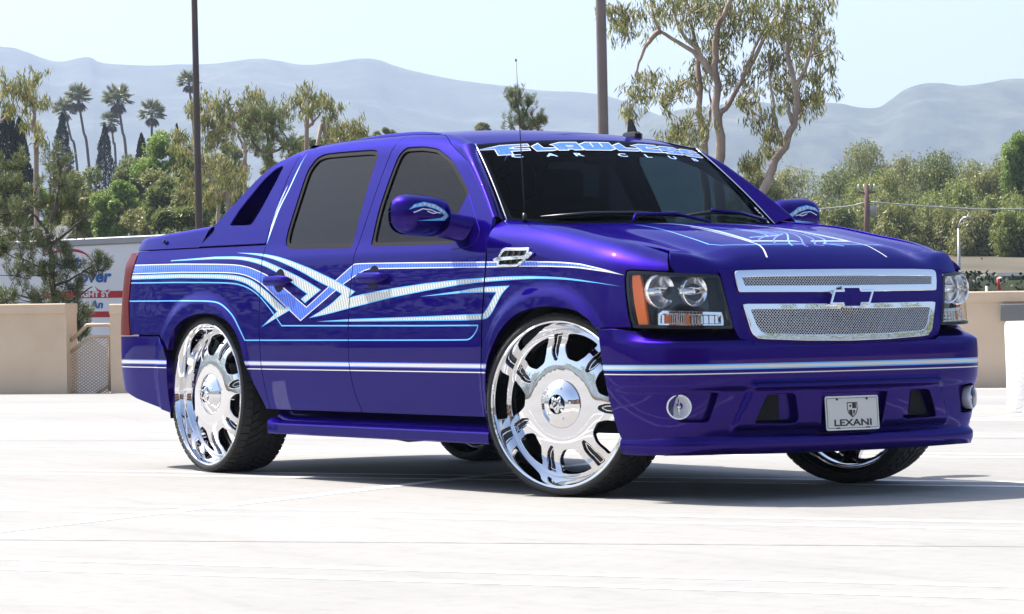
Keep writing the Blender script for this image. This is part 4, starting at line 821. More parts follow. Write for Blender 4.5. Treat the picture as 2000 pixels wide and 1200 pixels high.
PALMS = [((-242.23, 113.96, 19.93), 1.25, (-241.76, 114.68, 14.29)), ((-251.99, 117.34, 19.56), 1.11, (-251.42, 118.21, 14.6)), ((-240.31, 116.86, 19.79), 1.34, (-239.94, 117.44, 14.38)), ((-258.7, 125.32, 19.05), 1.05, (-258.49, 125.64, 15.12)), ((-243.17, 121.6, 18.82), 1.23, (-243.19, 121.59, 13.91)), ((-254.65, 131.42, 22.68), 1.1, (-254.3, 131.98, 14.54)), ((-247.53, 142.2, 18.68), 0.67, (-247.51, 142.24, 14.37))]
CYP = [((-170.14, 77.95, 13.53), 0.96), ((-173.2, 82.39, 13.13), 0.92), ((-98.4, 41.41, 8.81), 0.77), ((-131.53, 63.82, 9.92), 0.66), ((-102.74, 43.91, 8.64), 0.68), ((-157.29, 79.25, 12.17), 0.42)]
BROAD = [((-92.18, 41.75, 6.37), 2.57, 0), ((-95.87, 45.24, 6.84), 2.11, 0), ((-81.73, 39.43, 6.99), 2.01, 1), ((-77.49, 36.77, 5.43), 2.07, 2), ((-72.22, 35.68, 4.95), 1.82, 2), ((-68.96, 35.18, 4.44), 1.61, 0), ((-88.2, 38.72, 5.05), 1.93, 0), ((-68.15, 32.77, 4.1), 1.72, 0), ((-111.57, 57.76, 8.56), 2.01, 2), ((-75.2, 40.23, 5.37), 1.44, 0), ((-91.8, 51.4, 7.56), 1.15, 0), ((-116.27, 68.77, 9.66), 1.2, 2), ((-125.56, 72.85, 9.96), 1.53, 0), ((-75.27, 31.07, 5.26), 1.36, 0), ((-85.52, 39.15, 5.13), 1.9, 2), ((-130.49, 83.52, 10.9), 0.98, 2), ((-101.02, 55.58, 8.07), 1.24, 0), ((-65.21, 33.6, 3.86), 1.68, 0), ((-79.91, 36.74, 5.29), 1.79, 1), ((-82.36, 36.67, 5.23), 1.66, 2), ((-100.03, 48.01, 7.18), 1.79, 0), ((-87.44, 43.48, 6.5), 1.79, 2), ((-74.49, 37.68, 5.31), 1.56, 1), ((-85.87, 45.86, 6.46), 1.43, 2), ((-74.55, 35.78, 5.05), 1.55, 0), ((-79.52, 33.71, 5.0), 1.44, 1)]
PEPPER = [((-87.22, 67.38, 6.51), 2.59, 3), ((-90.16, 71.99, 6.46), 2.49, 3), ((-105.62, 84.88, 7.79), 2.63, 3), ((-96.79, 80.1, 7.53), 2.9, 3), ((-92.19, 77.99, 6.95), 2.58, 3), ((-111.62, 93.92, 8.85), 2.81, 3), ((-102.71, 89.27, 7.84), 2.87, 3), ((-86.34, 74.15, 6.32), 2.65, 3), ((-98.25, 86.96, 7.94), 3.01, 3), ((-82.82, 74.03, 5.96), 2.59, 3), ((-101.26, 91.47, 7.93), 2.87, 3), ((-85.7, 78.74, 6.45), 2.7, 3), ((-92.6, 86.44, 7.43), 2.68, 3), ((-77.48, 73.03, 7.63), 1.72, 1), ((-76.37, 71.09, 5.08), 2.64, 3), ((-79.77, 69.58, 5.2), 2.49, 3), ((-81.67, 66.7, 5.25), 2.68, 3), ((-77.74, 65.4, 4.71), 2.22, 3), ((-81.15, 63.87, 5.01), 2.26, 3), ((-76.61, 59.86, 5.43), 1.61, 2), ((-75.35, 67.21, 4.45), 2.2, 3), ((-73.23, 66.78, 4.02), 2.16, 3), ((-75.49, 65.17, 3.9), 2.18, 3), ((-75.92, 62.72, 3.9), 1.98, 3), ((-71.64, 67.37, 3.61), 1.79, 3)]
RIDGE_L = [(-3149.95, 648.44, 39.77), (-3056.49, 789.44, 161.95), (-2989.51, 890.43, 275.21), (-2884.09, 1049.84, 248.71), (-2804.74, 1169.76, 263.54), (-2751.98, 1249.52, 256.51), (-2738.81, 1269.44, 252.36), (-2723.04, 1293.3, 243.36), (-2707.16, 1317.3, 247.76), (-2695.33, 1335.19, 240.77), (-2649.14, 1405.02, 237.74), (-2620.08, 1448.95, 239.42), (-2593.73, 1488.79, 232.08), (-2561.99, 1536.76, 238.01), (-2540.94, 1568.59, 228.41), (-2488.28, 1648.25, 210.37), (-2469.83, 1676.15, 206.09), (-2440.81, 1720.01, 201.56), (-2419.81, 1751.8, 187.17), (-2396.21, 1787.52, 167.45), (-2356.9, 1847.01, 130.59), (-2304.5, 1926.34, 81.45)]
RIDGE_R = [(-1895.24, 1276.21, 102.53), (-1864.67, 1322.37, 126.74), (-1846.35, 1350.04, 138.78), (-1834.16, 1368.45, 143.25), (-1813.89, 1399.09, 146.06), (-1807.81, 1408.28, 147.01), (-1799.72, 1420.51, 145.72), (-1783.51, 1445.01, 147.52), (-1775.41, 1457.25, 147.33), (-1767.33, 1469.47, 144.93), (-1760.24, 1480.19, 145.49), (-1755.13, 1487.9, 151.61), (-1750.01, 1495.63, 158.45), (-1742.88, 1506.39, 163.05), (-1734.78, 1518.63, 163.22), (-1726.7, 1530.86, 161.56), (-1716.56, 1546.17, 162.41), (-1702.38, 1567.61, 163.9), (-1661.95, 1628.73, 155.58), (-1601.07, 1720.73, 172.45), (-1520.19, 1843.01, 159.47), (-1480.26, 1903.52, 92.45), (-1420.25, 1994.44, 6.58)]
RIDGE_M = [(-1375.25, 974.83, 75.46), (-1361.74, 995.24, 80.01), (-1345.26, 1020.15, 82.87), (-1321.28, 1056.38, 86.36), (-1315.33, 1065.39, 82.14), (-1300.32, 1088.06, 87.2), (-1285.41, 1110.62, 81.41), (-1255.42, 1155.94, 88.82), (-1210.55, 1223.77, 85.02)]
# ------------------------------------------------------------------ setting: materials
def leafmat(name, cols, tr=.42):
    m = bpy.data.materials.new(name); m.use_nodes = True; N, L = m.node_tree.nodes, m.node_tree.links; N.clear()
    o = N.new('ShaderNodeOutputMaterial'); g = N.new('ShaderNodeNewGeometry'); r = ramp(N, [(i/(len(cols)-1), c) for i, c in enumerate(cols)]); L.new(g.outputs['Random Per Island'], r.inputs[0])
    d = N.new('ShaderNodeBsdfPrincipled'); d.inputs['Roughness'].default_value = .5; t = N.new('ShaderNodeBsdfTranslucent'); x = N.new('ShaderNodeMixShader'); x.inputs[0].default_value = tr
    L.new(r.outputs[0], d.inputs['Base Color']); L.new(r.outputs[0], t.inputs[0]); L.new(d.outputs[0], x.inputs[1]); L.new(t.outputs[0], x.inputs[2]); L.new(x.outputs[0], o.inputs[0])
    return m
M['l_olive'] = leafmat('olive_foliage', [(.076,.107,.027),(.176,.206,.061),(.275,.289,.099)])
M['l_fresh'] = leafmat('fresh_green_foliage', [(.107,.168,.030),(.229,.321,.068),(.336,.427,.129)])
M['l_grey'] = leafmat('grey_green_foliage', [(.122,.137,.045),(.260,.267,.091),(.366,.351,.152)])
M['l_pepper'] = leafmat('pepper_tree_foliage', [(.104,.122,.037),(.232,.250,.076),(.366,.360,.122)])
M['l_willow'] = leafmat('yellow_green_foliage', [(.104,.140,.037),(.232,.275,.073),(.378,.390,.122)])
M['l_euc'] = leafmat('eucalyptus_foliage', [(.07,.085,.025),(.17,.19,.055),(.28,.28,.095),(.38,.34,.14)])
M['l_eucy'] = leafmat('golden_eucalyptus_foliage', [(.08,.10,.03),(.17,.20,.06),(.26,.26,.085),(.40,.32,.10)])
M['l_pine'] = leafmat('pine_needles', [(.06,.085,.028),(.16,.195,.065),(.30,.32,.115)], .15)
M['l_palm'] = leafmat('palm_fronds', [(.075,.094,.031),(.163,.181,.062),(.263,.250,.106)], .2)
M['l_dead'] = leafmat('dry_palm_skirt', [(.06,.045,.025),(.12,.09,.05)], .1)
M['l_cyp'] = leafmat('cypress_foliage', [(.008,.013,.006),(.016,.024,.010),(.028,.036,.015)], .1)
M['bark'] = noisy(mat('pale_eucalyptus_bark', (.3,.22,.17), .85), [(.3,(.20,.14,.11)),(.5,(.36,.27,.21)),(.7,(.47,.38,.31))], 3, 6, .4, 14, stretch=(1,1,.3))
M['barkd'] = noisy(mat('dark_bark', (.1,.08,.06), .9), [(.3,(.05,.04,.03)),(.7,(.13,.10,.08))], 6, 6, .4, 20, stretch=(1,1,.3))
M['stucco'] = noisy(mat('tan_stucco', (.44,.32,.22), .9), [(.25,(.56,.415,.275)),(.5,(.64,.485,.335)),(.75,(.69,.53,.375))], 1.3, 7, .25, 60, dist=.01)
M['pole'] = noisy(mat('brown_painted_steel', (.085,.055,.045), .42), [(.3,(.070,.046,.038)),(.7,(.10,.068,.056))], 2, 4)
M['pole2'] = noisy(mat('taupe_painted_steel', (.19,.145,.125), .42), [(.3,(.165,.125,.105)),(.7,(.215,.165,.145))], 2, 4)
M['rail'] = mat('tan_painted_steel', (.45,.34,.24), .5)
M['trailer'] = noisy(mat('white_trailer_skin', (.70,.70,.69), .35), [(.3,(.80,.80,.79)),(.7,(.90,.90,.89))], .8, 5)
M['tblue'] = mat('blue_lettering', (.03,.13,.42), .4); M['tred'] = mat('red_lettering', (.50,.022,.025), .4); M['twhite'] = mat('white_lettering', (.75,.75,.74), .4)
M['line'] = noisy(mat('white_road_paint', (.8,.8,.78), .7), [(.35,(.66,.65,.63)),(.6,(.80,.80,.78))], 7, 8)
M['seal'] = noisy(mat('joint_sealant', (.2,.2,.19), .9), [(.3,(.16,.16,.15)),(.7,(.30,.29,.27))], 10, 6)
M['block'] = noisy(mat('white_painted_concrete', (.7,.7,.68), .85), [(.3,(.58,.57,.55)),(.7,(.74,.73,.71))], 4, 8, .3, 40)
M['roofing'] = noisy(mat('grey_shingle', (.1,.095,.095), .9), [(.3,(.075,.07,.07)),(.7,(.12,.115,.11))], 8, 5)
M['brick'] = noisy(mat('red_brown_wall', (.2,.09,.07), .9), [(.3,(.16,.07,.055)),(.7,(.25,.12,.09))], 8, 5)
M['brown_wall'] = noisy(mat('brown_render', (.16,.10,.07), .9), [(.3,(.13,.08,.055)),(.7,(.19,.125,.09))], .6, 5)
M['wood'] = mat('weathered_wood_pole', (.16,.10,.075), .9); M['galv'] = mat('galvanised_steel', (.42,.43,.43), .5, .6); M['greyp'] = mat('grey_enclosure', (.16,.16,.15), .6)
M['galv_wall'] = noisy(mat('grey_concrete_block', (.26,.25,.23), .9), [(.3,(.21,.20,.185)),(.7,(.30,.29,.265))], 3, 6)
M['l_scrub'] = leafmat('dry_scrub', [(.03,.032,.015),(.07,.07,.03),(.12,.105,.05)], .1)
M['hedge'] = leafmat('hedge_foliage', [(.02,.032,.010),(.04,.06,.018)], .1)
# lot surface: pale concrete with trowel streaks, tyre scuffs, faint stains
g = mat('lot_concrete', (.4,.4,.38), .85); N, L, b = nodes(g); tc = N.new('ShaderNodeTexCoord')
mp = N.new('ShaderNodeMapping'); mp.inputs['Rotation'].default_value = (0, 0, math.radians(-38)); mp.inputs['Scale'].default_value = (.5, 3., 1.); L.new(tc.outputs['Object'], mp.inputs[0])
n1 = add(N, 'ShaderNodeTexNoise', i_Scale=.9, i_Detail=10., i_Roughness=.66); L.new(mp.outputs[0], n1.inputs['Vector'])
n2 = add(N, 'ShaderNodeTexNoise', i_Scale=.22, i_Detail=8., i_Roughness=.6); L.new(tc.outputs['Object'], n2.inputs['Vector'])
n3 = add(N, 'ShaderNodeTexNoise', i_Scale=60., i_Detail=4.); L.new(tc.outputs['Object'], n3.inputs['Vector'])
r1 = ramp(N, [(.28,(.90,.90,.90)),(.5,(.98,.98,.98)),(.72,(1.03,1.03,1.03))]); L.new(n1.outputs[0], r1.inputs[0])
r2 = ramp(N, [(.32,(.240,.233,.216)),(.66,(.290,.282,.263))]); L.new(n2.outputs[0], r2.inputs[0])
mx = add(N, 'ShaderNodeMixRGB', blend_type='MULTIPLY'); mx.inputs[0].default_value = 1.; L.new(r2.outputs[0], mx.inputs[1]); L.new(r1.outputs[0], mx.inputs[2])
w = add(N, 'ShaderNodeTexWave', i_Scale=.35, i_Distortion=9., i_Detail=3.); w.wave_type = 'RINGS'; w.inputs['Detail Scale'].default_value = .6; L.new(tc.outputs['Object'], w.inputs['Vector'])
r3 = ramp(N, [(0,(.94,.94,.94)),(.015,(1,1,1)),(1,(1,1,1))]); L.new(w.outputs[0], r3.inputs[0])
mx2 = add(N, 'ShaderNodeMixRGB', blend_type='MULTIPLY'); mx2.inputs[0].default_value = .8; L.new(mx.outputs[0], mx2.inputs[1]); L.new(r3.outputs[0], mx2.inputs[2]); L.new(mx2.outputs[0], b.inputs['Base Color'])
n4 = add(N, 'ShaderNodeTexNoise', i_Scale=9., i_Detail=8., i_Roughness=.72); L.new(tc.outputs['Object'], n4.inputs['Vector']); r4 = ramp(N, [(.30,(.86,.86,.85)),(.48,(.99,.99,.99)),(.7,(1.03,1.03,1.03))]); L.new(n4.outputs[0], r4.inputs[0])
mx3 = add(N, 'ShaderNodeMixRGB', blend_type='MULTIPLY'); mx3.inputs[0].default_value = 1.; L.new(mx2.outputs[0], mx3.inputs[1]); L.new(r4.outputs[0], mx3.inputs[2]); L.new(mx3.outputs[0], b.inputs['Base Color'])
bp = add(N, 'ShaderNodeBump', i_Strength=.25, i_Distance=.004); L.new(n3.outputs[0], bp.inputs['Height']); L.new(bp.outputs[0], b.inputs['Normal'])
M['lot'] = g
g = mat('dry_hillside_soil', (.2,.15,.1), .95); noisy(g, [(.3,(.05,.045,.024)),(.5,(.095,.075,.045)),(.7,(.15,.115,.075))], .15, 10)
M['soil'] = g
g = mat('chaparral_slope', (.1,.1,.05), .95); N, L, b = nodes(g); tc = N.new('ShaderNodeTexCoord')
n1 = add(N, 'ShaderNodeTexNoise', i_Scale=.012, i_Detail=12., i_Roughness=.68); L.new(tc.outputs['Object'], n1.inputs['Vector'])
r = ramp(N, [(.36,(.024,.034,.020)),(.52,(.042,.054,.030)),(.62,(.07,.078,.045)),(.69,(.14,.12,.08)),(.76,(.22,.175,.12))]); L.new(n1.outputs[0], r.inputs[0])
n2 = add(N, 'ShaderNodeTexNoise', i_Scale=.055, i_Detail=6., i_Roughness=.7); L.new(tc.outputs['Object'], n2.inputs['Vector']); r2 = ramp(N, [(.40,(.45,.47,.45)),(.56,(1.,1.,1.)),(.7,(1.35,1.3,1.2))]); L.new(n2.outputs[0], r2.inputs[0])
mx = add(N, 'ShaderNodeMixRGB', blend_type='MULTIPLY'); mx.inputs[0].default_value = 1.; L.new(r.outputs[0], mx.inputs[1]); L.new(r2.outputs[0], mx.inputs[2]); L.new(mx.outputs[0], b.inputs['Base Color'])
M['hill'] = g
# ------------------------------------------------------------------ ground, road paint, hills
CAM = np.array([12.033, -9.133]); FW = np.array([-.83402, .55174]); RI = np.array([.55174, .83402])
def terr(x, y):                      # land outside the parapet: a lower yard on one side, rising ground on the other
    p = np.stack([np.asarray(x, float)-CAM[0], np.asarray(y, float)-CAM[1]], -1); d = p@FW; s = p@RI; a = s/np.maximum(np.hypot(d, s), 1)
    return -2.6+3.6*smooth(.03, .10, a)*smooth(50, 82, d)+(.055*np.maximum(d-86, 0)).clip(0, 3.5)*smooth(.03, .10, a)+.35*np.sin(x*.11)*np.sin(y*.09)
def structure(name, V, F, m, sm=False): return tag(obj(name, V, F, m, smooth_=sm), kind='structure')
WA, WB = np.array([-20.93, 5.82]), np.array([-12.61, 13.13]); WD = (WB-WA)/np.linalg.norm(WB-WA); WN = np.array([-WD[1], WD[0]])   # parapet line, outward normal
def wp(t, n=0.): return WA+WD*t+WN*n
C4 = [wp(-60, .45), wp(70, .45), wp(70, -75), wp(-60, -75)]
structure('parking_deck', [(*c, 0) for c in C4]+[(*c, -.5) for c in C4], [(0,3,2,1) if False else (3,2,1,0),(4,5,6,7),(0,1,5,4),(1,2,6,5),(2,3,7,6),(3,0,4,7)], 'lot')
n = 130; rr = np.concatenate([np.linspace(0, 200, 61), np.geomspace(208, 6000, 40)]); V = []; F = []
na = 120
for r_ in rr:
    for k in range(na):
        a = 2*math.pi*k/na; V.append((CAM[0]+r_*math.cos(a), CAM[1]+r_*math.sin(a), 0))
V = np.array(V); V[:, 2] = terr(V[:, 0], V[:, 1])
for i in range(len(rr)-1):
    for k in range(na): F.append((i*na+k, i*na+(k+1) % na, (i+1)*na+(k+1) % na, (i+1)*na+k))
structure('terrain', V, F, 'soil', True)
ax1 = np.array([math.cos(math.radians(30)), .5]); ax2 = np.array([-.5, ax1[0]])
def strip(name, t0, t1, p, w, z, m, nseg=1, dirs=(ax1, ax2)):
    A, B = dirs; c = [A*t0+B*(p-w/2), A*t1+B*(p-w/2), A*t1+B*(p+w/2), A*t0+B*(p+w/2)]
    return tag(obj(name, [(*q, z) for q in c], [(0,1,2,3)], m, smooth_=False), kind='structure')
for k in range(-1, 9):
    for dp in (0, -.37): strip('stall_line', -7.0, 3.9, -1.89+2.735*k+dp, .085, .0012, 'line')
for k in range(-1, 4):
    for dp in (0, -.37): strip('stall_line', 11.5, 22, -1.89+2.735*k+dp, .085, .0012, 'line')
c = -1.67
tag(obj('stall_head_line', [(*(ax1*(c-.05)+ax2*-12), .0016), (*(ax1*(c+.05)+ax2*-12), .0016), (*(ax1*(c+.05)+ax2*20), .0016), (*(ax1*(c-.05)+ax2*20), .0016)], [(0,1,2,3)], 'line', smooth_=False), kind='structure')
jd = (np.array([math.cos(math.radians(41)), math.sin(math.radians(41))]), np.array([-math.sin(math.radians(41)), math.cos(math.radians(41))]))
for p in (-3.50, 5.6, 14.7): strip('expansion_joint', -40, 40, p, .030, .0008, 'seal', dirs=jd)
from mathutils import noise as mnoise
def hill(name, R, back, seed):
    P = crom(R, 14); V = []; nk = 64; n = len(P); toc = np.stack([CAM[0]-P[:, 0], CAM[1]-P[:, 1]], 1); toc /= np.linalg.norm(toc, axis=1)[:, None]
    for j in range(nk):
        t = j/(nk-1); q = P.copy(); q[:, :2] += toc*back*t; q[:, 2] = -5+(P[:, 2]+5)*(1-t)**1.15; amp = min(1, .12+t*3.)*(1-t)**.7
        for i in range(n):
            x, y = q[i, 0], q[i, 1]; f = mnoise.fractal(Vector((x*.0042, y*.0042, seed*7.)), .9, 2.1, 6); g = 1-abs(mnoise.noise(Vector((x*.0065+3, y*.0065, seed*3.))))*2
            V.append((x, y, q[i, 2]+amp*(38*f+16*g-10)))
    F = [(j*n+i, j*n+i+1, (j+1)*n+i+1, (j+1)*n+i) for j in range(nk-1) for i in range(n-1)]
    k0 = len(V); V += [(P[i, 0]-toc[i, 0]*500, P[i, 1]-toc[i, 1]*500, -20.) for i in range(n)]; F += [(i+1, i, k0+i, k0+i+1) for i in range(n-1)]
    structure(name, V, F, 'hill', True)
hill('hill_range', RIDGE_L, 1100, 1); hill('hill_spur', RIDGE_R, 700, 2)
for sg, sd_, d0 in ((-1, 3, 3000.), (1, 4, 2300.)):
    R_ = []
    for k, a in enumerate(np.radians([9.9, 12, 15, 20, 27, 35, 44, 54, 66, 80, 95])):
        p_ = CAM+(FW*math.cos(a)+RI*math.sin(a)*sg)*d0*(1+.1*math.sin(k*2.1)); R_.append((p_[0], p_[1], (235 if sg < 0 else 175)*(1+.22*math.sin(k*1.7+sg))*(1-.25*k/10)*(.12, .45, .85, 1)[min(k, 3)]))
    hill('hill_flank', R_ if sg > 0 else R_[::-1], 800, sd_)
# ------------------------------------------------------------------ parapet walls, stair rail, bollard
def wallseg(t0, t1, label, z1=1.0, name='parapet_wall', ends=True):
    b = MB(); q = lambda t, n, z: (*wp(t, n), z)
    H = z1-.12
    sec = [(-.0,0),(0,H),(-.022,H+.012),(-.024,z1-.012),(-.014,z1),(.314,z1),(.324,z1-.012),(.322,H+.012),(.30,H),(.30,0)]
    n = max(2, int((t1-t0)/1.5)); rows = [[q(t, a, z) for a, z in sec] for t in np.linspace(t0, t1, n)]
    b.loft(rows, capends=True); o = b.build(name, 'stucco', None, auto=25); return tag(o, label, 'wall', 'tan parapet walls of the deck')
g1 = float((np.array([-20.34,6.37])-WA)@WD); g2 = float((np.array([-20.12,6.72])-WA)@WD)
wallseg(-55, g1, 'tan stucco parapet wall ending at the stair railing, pine behind it')
wallseg(g1+.52, 11.6, 'tan stucco parapet wall running behind the truck from the stair opening', .985)
wallseg(11.62, 68, 'tan stucco parapet wall behind the white concrete bollard', .985)
rl_ = empty('stair_railing', (*wp(g1+.26, .1), 0)); tag(rl_, 'tan steel stair railing with diamond mesh infill in the wall opening', 'railing')
def rp(t, z, n=.12): p = wp(g1+t, n); return (p[0]-rl_.location.x, p[1]-rl_.location.y, z)
MB().tube([rp(0,.58), rp(.20,.755), rp(.46,.755), rp(.485,.74), rp(.49,.71), rp(.49,0)], .021, 10).build('handrail', 'rail', rl_)
MB().tube([rp(0,.455), rp(.215,.625), rp(.455,.625)], .019, 10).build('mid_rail', 'rail', rl_)
MB().tube([rp(.455,.625), rp(.455,.02)], .017, 8).build('post', 'rail', rl_)
MB().tube([rp(.30,.0), rp(.455,.10)], .017, 8).build('bottom_rail', 'rail', rl_)
b = MB(); pit = .05
poly = np.array([(0,0),(.455,0),(.455,.61),(.215,.61),(0,.44)])
for sg in (1, -1):
    for c0 in np.arange(-.9, 1.2, pit):
        ts = np.linspace(0, .62, 60); Lp = np.stack([c0+sg*ts*1.5, ts], 1); k = inside(poly, Lp)
        if k.sum() > 1: Q = Lp[k][[0, -1]]; b.tube([rp(*Q[0]), rp(*Q[1])], .0062, 4, False)
tag(b.build('diamond_mesh', 'rail', rl_), kind='stuff')
b = MB(); cb = np.array([-6.50, 8.30]); rows = []
for z, k in ((0,.97),(.02,.985),(.30,.99),(.66,1.01),(.70,1.0),(.715,.97)): rows.append([(cb[0]+.46*k*math.cos(a), cb[1]+.46*k*math.sin(a), z) for a in np.linspace(0, 2*math.pi, 40, endpoint=False)])
b.loft(rows, closed=True, capends=True); tag(b.build('concrete_bollard', 'block', None, auto=45), 'squat white painted concrete bollard standing before the tan wall', 'bollard')
b = MB(); p = wp(11.6, -.05); b.box((-12.35,13.30,.765), (.55,.10,.17), rot=Matrix.Rotation(math.atan2(WD[1], WD[0]), 3, 'Z'), bev=.01); tag(b.build('meter_box', 'greyp', None, auto=30), 'flat grey enclosure fixed to the tan wall above the bollard', 'enclosure')
# ------------------------------------------------------------------ poles
def pole(name, x, y, z0, z1, r0, r1, m, label, cat, lean=(0, 0)):
    b = MB(); b.tube([(0,0,0), (lean[0], lean[1], z1-z0)], [r0, r1], 20); o = b.build('shaft', m, None, auto=40); e = empty(name, (x, y, z0)); o.parent = e; tag(e, label, cat)
    MB().box((0,0,.02), (.4,.4,.04), bev=.01).build('base_plate', m, e)
    MB().box((lean[0],lean[1],z1-z0+.08), (.7,.35,.16), bev=.04).build('lamp_head', m, e); return e
pole('light_pole', -30.55, 13.49, -2.6, 9., .068, .036, 'pole', 'slim dark brown light pole rising behind the truck bed', 'light pole', (-.02,-.09))
pole('light_pole', -22.30, 15.09, -2.6, 9., .078, .060, 'pole2', 'thicker taupe light pole rising behind the cab roof', 'light pole', (-.02,-.07))
up = empty('utility_pole', (-69.1, 58.5, float(terr(-69.1, 58.5)))); z0 = up.location.z; tag(up, 'wooden utility pole with transformer among the pepper trees', 'utility pole')
MB().tube([(0,0,0),(0,0,4.82-z0)], [.105,.085], 10).build('shaft', 'wood', up); d3 = np.array([RI[0], RI[1], 0])
MB().tube([np.array([0,0,4.58-z0])-d3*.28, np.array([0,0,4.58-z0])+d3*.28], .045, 6).build('cross_arm', 'wood', up)
MB().lathe([(.001,.34),(.12,.34),(.13,.30),(.13,0),(.001,0)], 14, 'Z', tuple(d3*.2+np.array([0,0,3.80-z0]))).build('transformer', 'galv', up)
for k, s in enumerate((-.26,-.08,.1,.26)): MB().tube([np.array([0,0,4.58-z0])+d3*s, np.array([0,0,4.84-z0])+d3*s], [.03,.02], 6).build('insulator', 'galv', up)
for P, lb in (([(-69.11,58.51,4.25),(-69.72,57.66,4.09),(-72.00,54.25,3.91),(-77.25,46.11,4.13)], 'pale cable running from the utility pole towards the truck cab'), ([(-69.11,58.51,4.27),(-67.62,60.72,4.04),(-66.22,62.82,3.97),(-61.50,69.73,4.22)], 'pale cable running from the utility pole away over the slope')):
    tag(MB().tube(crom(P, 6), .022, 5).build('overhead_cable', 'galv'), lb, 'cable')
sl = empty('street_lamp', (-48.53, 44.31, float(terr(-48.53, 44.31)))); z0 = sl.location.z; tag(sl, 'thin grey street lamp with a short curved arm beside the bonnet corner', 'street lamp')
MB().tube([(0,0,0),(0,0,2.75-z0)], [.045,.032], 10).build('shaft', 'galv', sl); MB().tube([np.array([0,0,2.75-z0])+d3*x+np.array([0,0,z]) for x, z in ((0,0),(.02,.12),(.07,.22),(.15,.27))], .02, 8).build('arm', 'galv', sl); MB().box(tuple(d3*.2+np.array([0,0,3.02-z0])), (.16,.16,.06), bev=.02).build('lamp_head', 'galv', sl)
# retaining wall, hedge, marker posts on the right
b = MB(); A = np.array([-54.5,44.6]); B = np.array([-47.5,55.2]); dv = (B-A)/np.linalg.norm(B-A); nv = np.array([-dv[1], dv[0]])
b.loft([[(*(A+dv*t+nv*o), z) for o, z in ((0,-2.5),(0,1.60),(.4,1.60),(.4,-2.5))] for t in np.linspace(-1, 30, 8)], capends=True); rw = tag(b.build('retaining_wall', 'galv_wall', None, auto=30), 'low grey retaining wall with a white cap at the foot of the wooded slope', 'wall')
MB().loft([[(*(A+dv*t+nv*o), z) for o, z in ((-.07,1.602),(-.07,1.69),(.45,1.69),(.45,1.602))] for t in np.linspace(-1, 30, 8)], closed=True, capends=True).build('cap', 'block', rw, smooth_=False)
def leaves(name, C, sz, m, parent=None, normal=None, asp=.5, up=None, kind=None, seed=0):
    """Many single leaf faces. C centres, sz lengths, up: preferred long axis (or None for random)."""
    rng = np.random.default_rng(seed); n = len(C); sz = np.broadcast_to(np.asarray(sz, float), (n,))
    a = rng.normal(size=(n, 3)) if up is None else np.asarray(up)+rng.normal(size=(n, 3))*.35
    a /= np.linalg.norm(a, axis=1)[:, None]; q = rng.normal(size=(n, 3)); 
    b_ = np.cross(a, q); b_ /= np.linalg.norm(b_, axis=1)[:, None]+1e-9
    hl, hw = a*sz[:, None]*.5, b_*sz[:, None]*.5*asp
    V = np.stack([C-hl, C-hl*.1+hw, C+hl, C-hl*.1-hw], 1).reshape(-1, 3)
    me = bpy.data.meshes.new(name); me.vertices.add(4*n); me.vertices.foreach_set('co', V.ravel().astype(np.float32)); me.loops.add(4*n); me.loops.foreach_set('vertex_index', np.arange(4*n, dtype=np.int32)); me.polygons.add(n); me.polygons.foreach_set('loop_start', np.arange(0, 4*n, 4, dtype=np.int32))
    me.update(calc_edges=True); me.materials.append(M[m]); o = bpy.data.objects.new(name, me); COL.objects.link(o); o.parent = parent
    if kind: o['kind'] = kind
    return o
rng = np.random.default_rng(5)
t = rng.uniform(-2, 22, 30000); hp = np.array([-35.5,28.]); hd = dv
C = np.stack([hp[0]+hd[0]*t+rng.normal(size=30000)*.25, hp[1]+hd[1]*t+rng.normal(size=30000)*.25, rng.uniform(-.2, 1.42, 30000)-.05*np.sin(t*3)], 1)
hg = empty('hedge', (hp[0]+hd[0]*8, hp[1]+hd[1]*8, -2.6)); tag(hg, 'dark clipped hedge just beyond the tan parapet wall', 'hedge'); o = leaves('foliage', C-np.array(hg.location), .13, 'hedge', hg, seed=3)
b = MB(); b.loft([[(*(hp+hd*tt+np.array([dx, 0])-np.array(hg.location)[:2]), z+2.6) for dx, z in ((-.3,-2.6),(-.3,1.30),(.3,1.30),(.3,-2.6))] for tt in (-2, 8, 22)], capends=True); b.build('woody_core', 'hedge', hg)
for x, y, ms, lb, ln in ((-18.06,17.87,('twhite',),'plain white marker post poking above the tan wall',0.),(-17.95,18.02,('tred','twhite'),'leaning red topped marker post poking above the tan wall',-.03)):
    e = empty('marker_post', (x, y, -2.6)); tag(e, lb, 'marker post'); MB().tube([(0,0,0),(ln*.5,ln*.6,3.68 if len(ms) == 1 else 3.62)], .016, 10).build('post', ms[-1], e)
    if len(ms) > 1: MB().tube([(ln*.5,ln*.6,3.62),(ln,ln*1.2,3.77)], .018, 10).build('red_cap', 'tred', e)
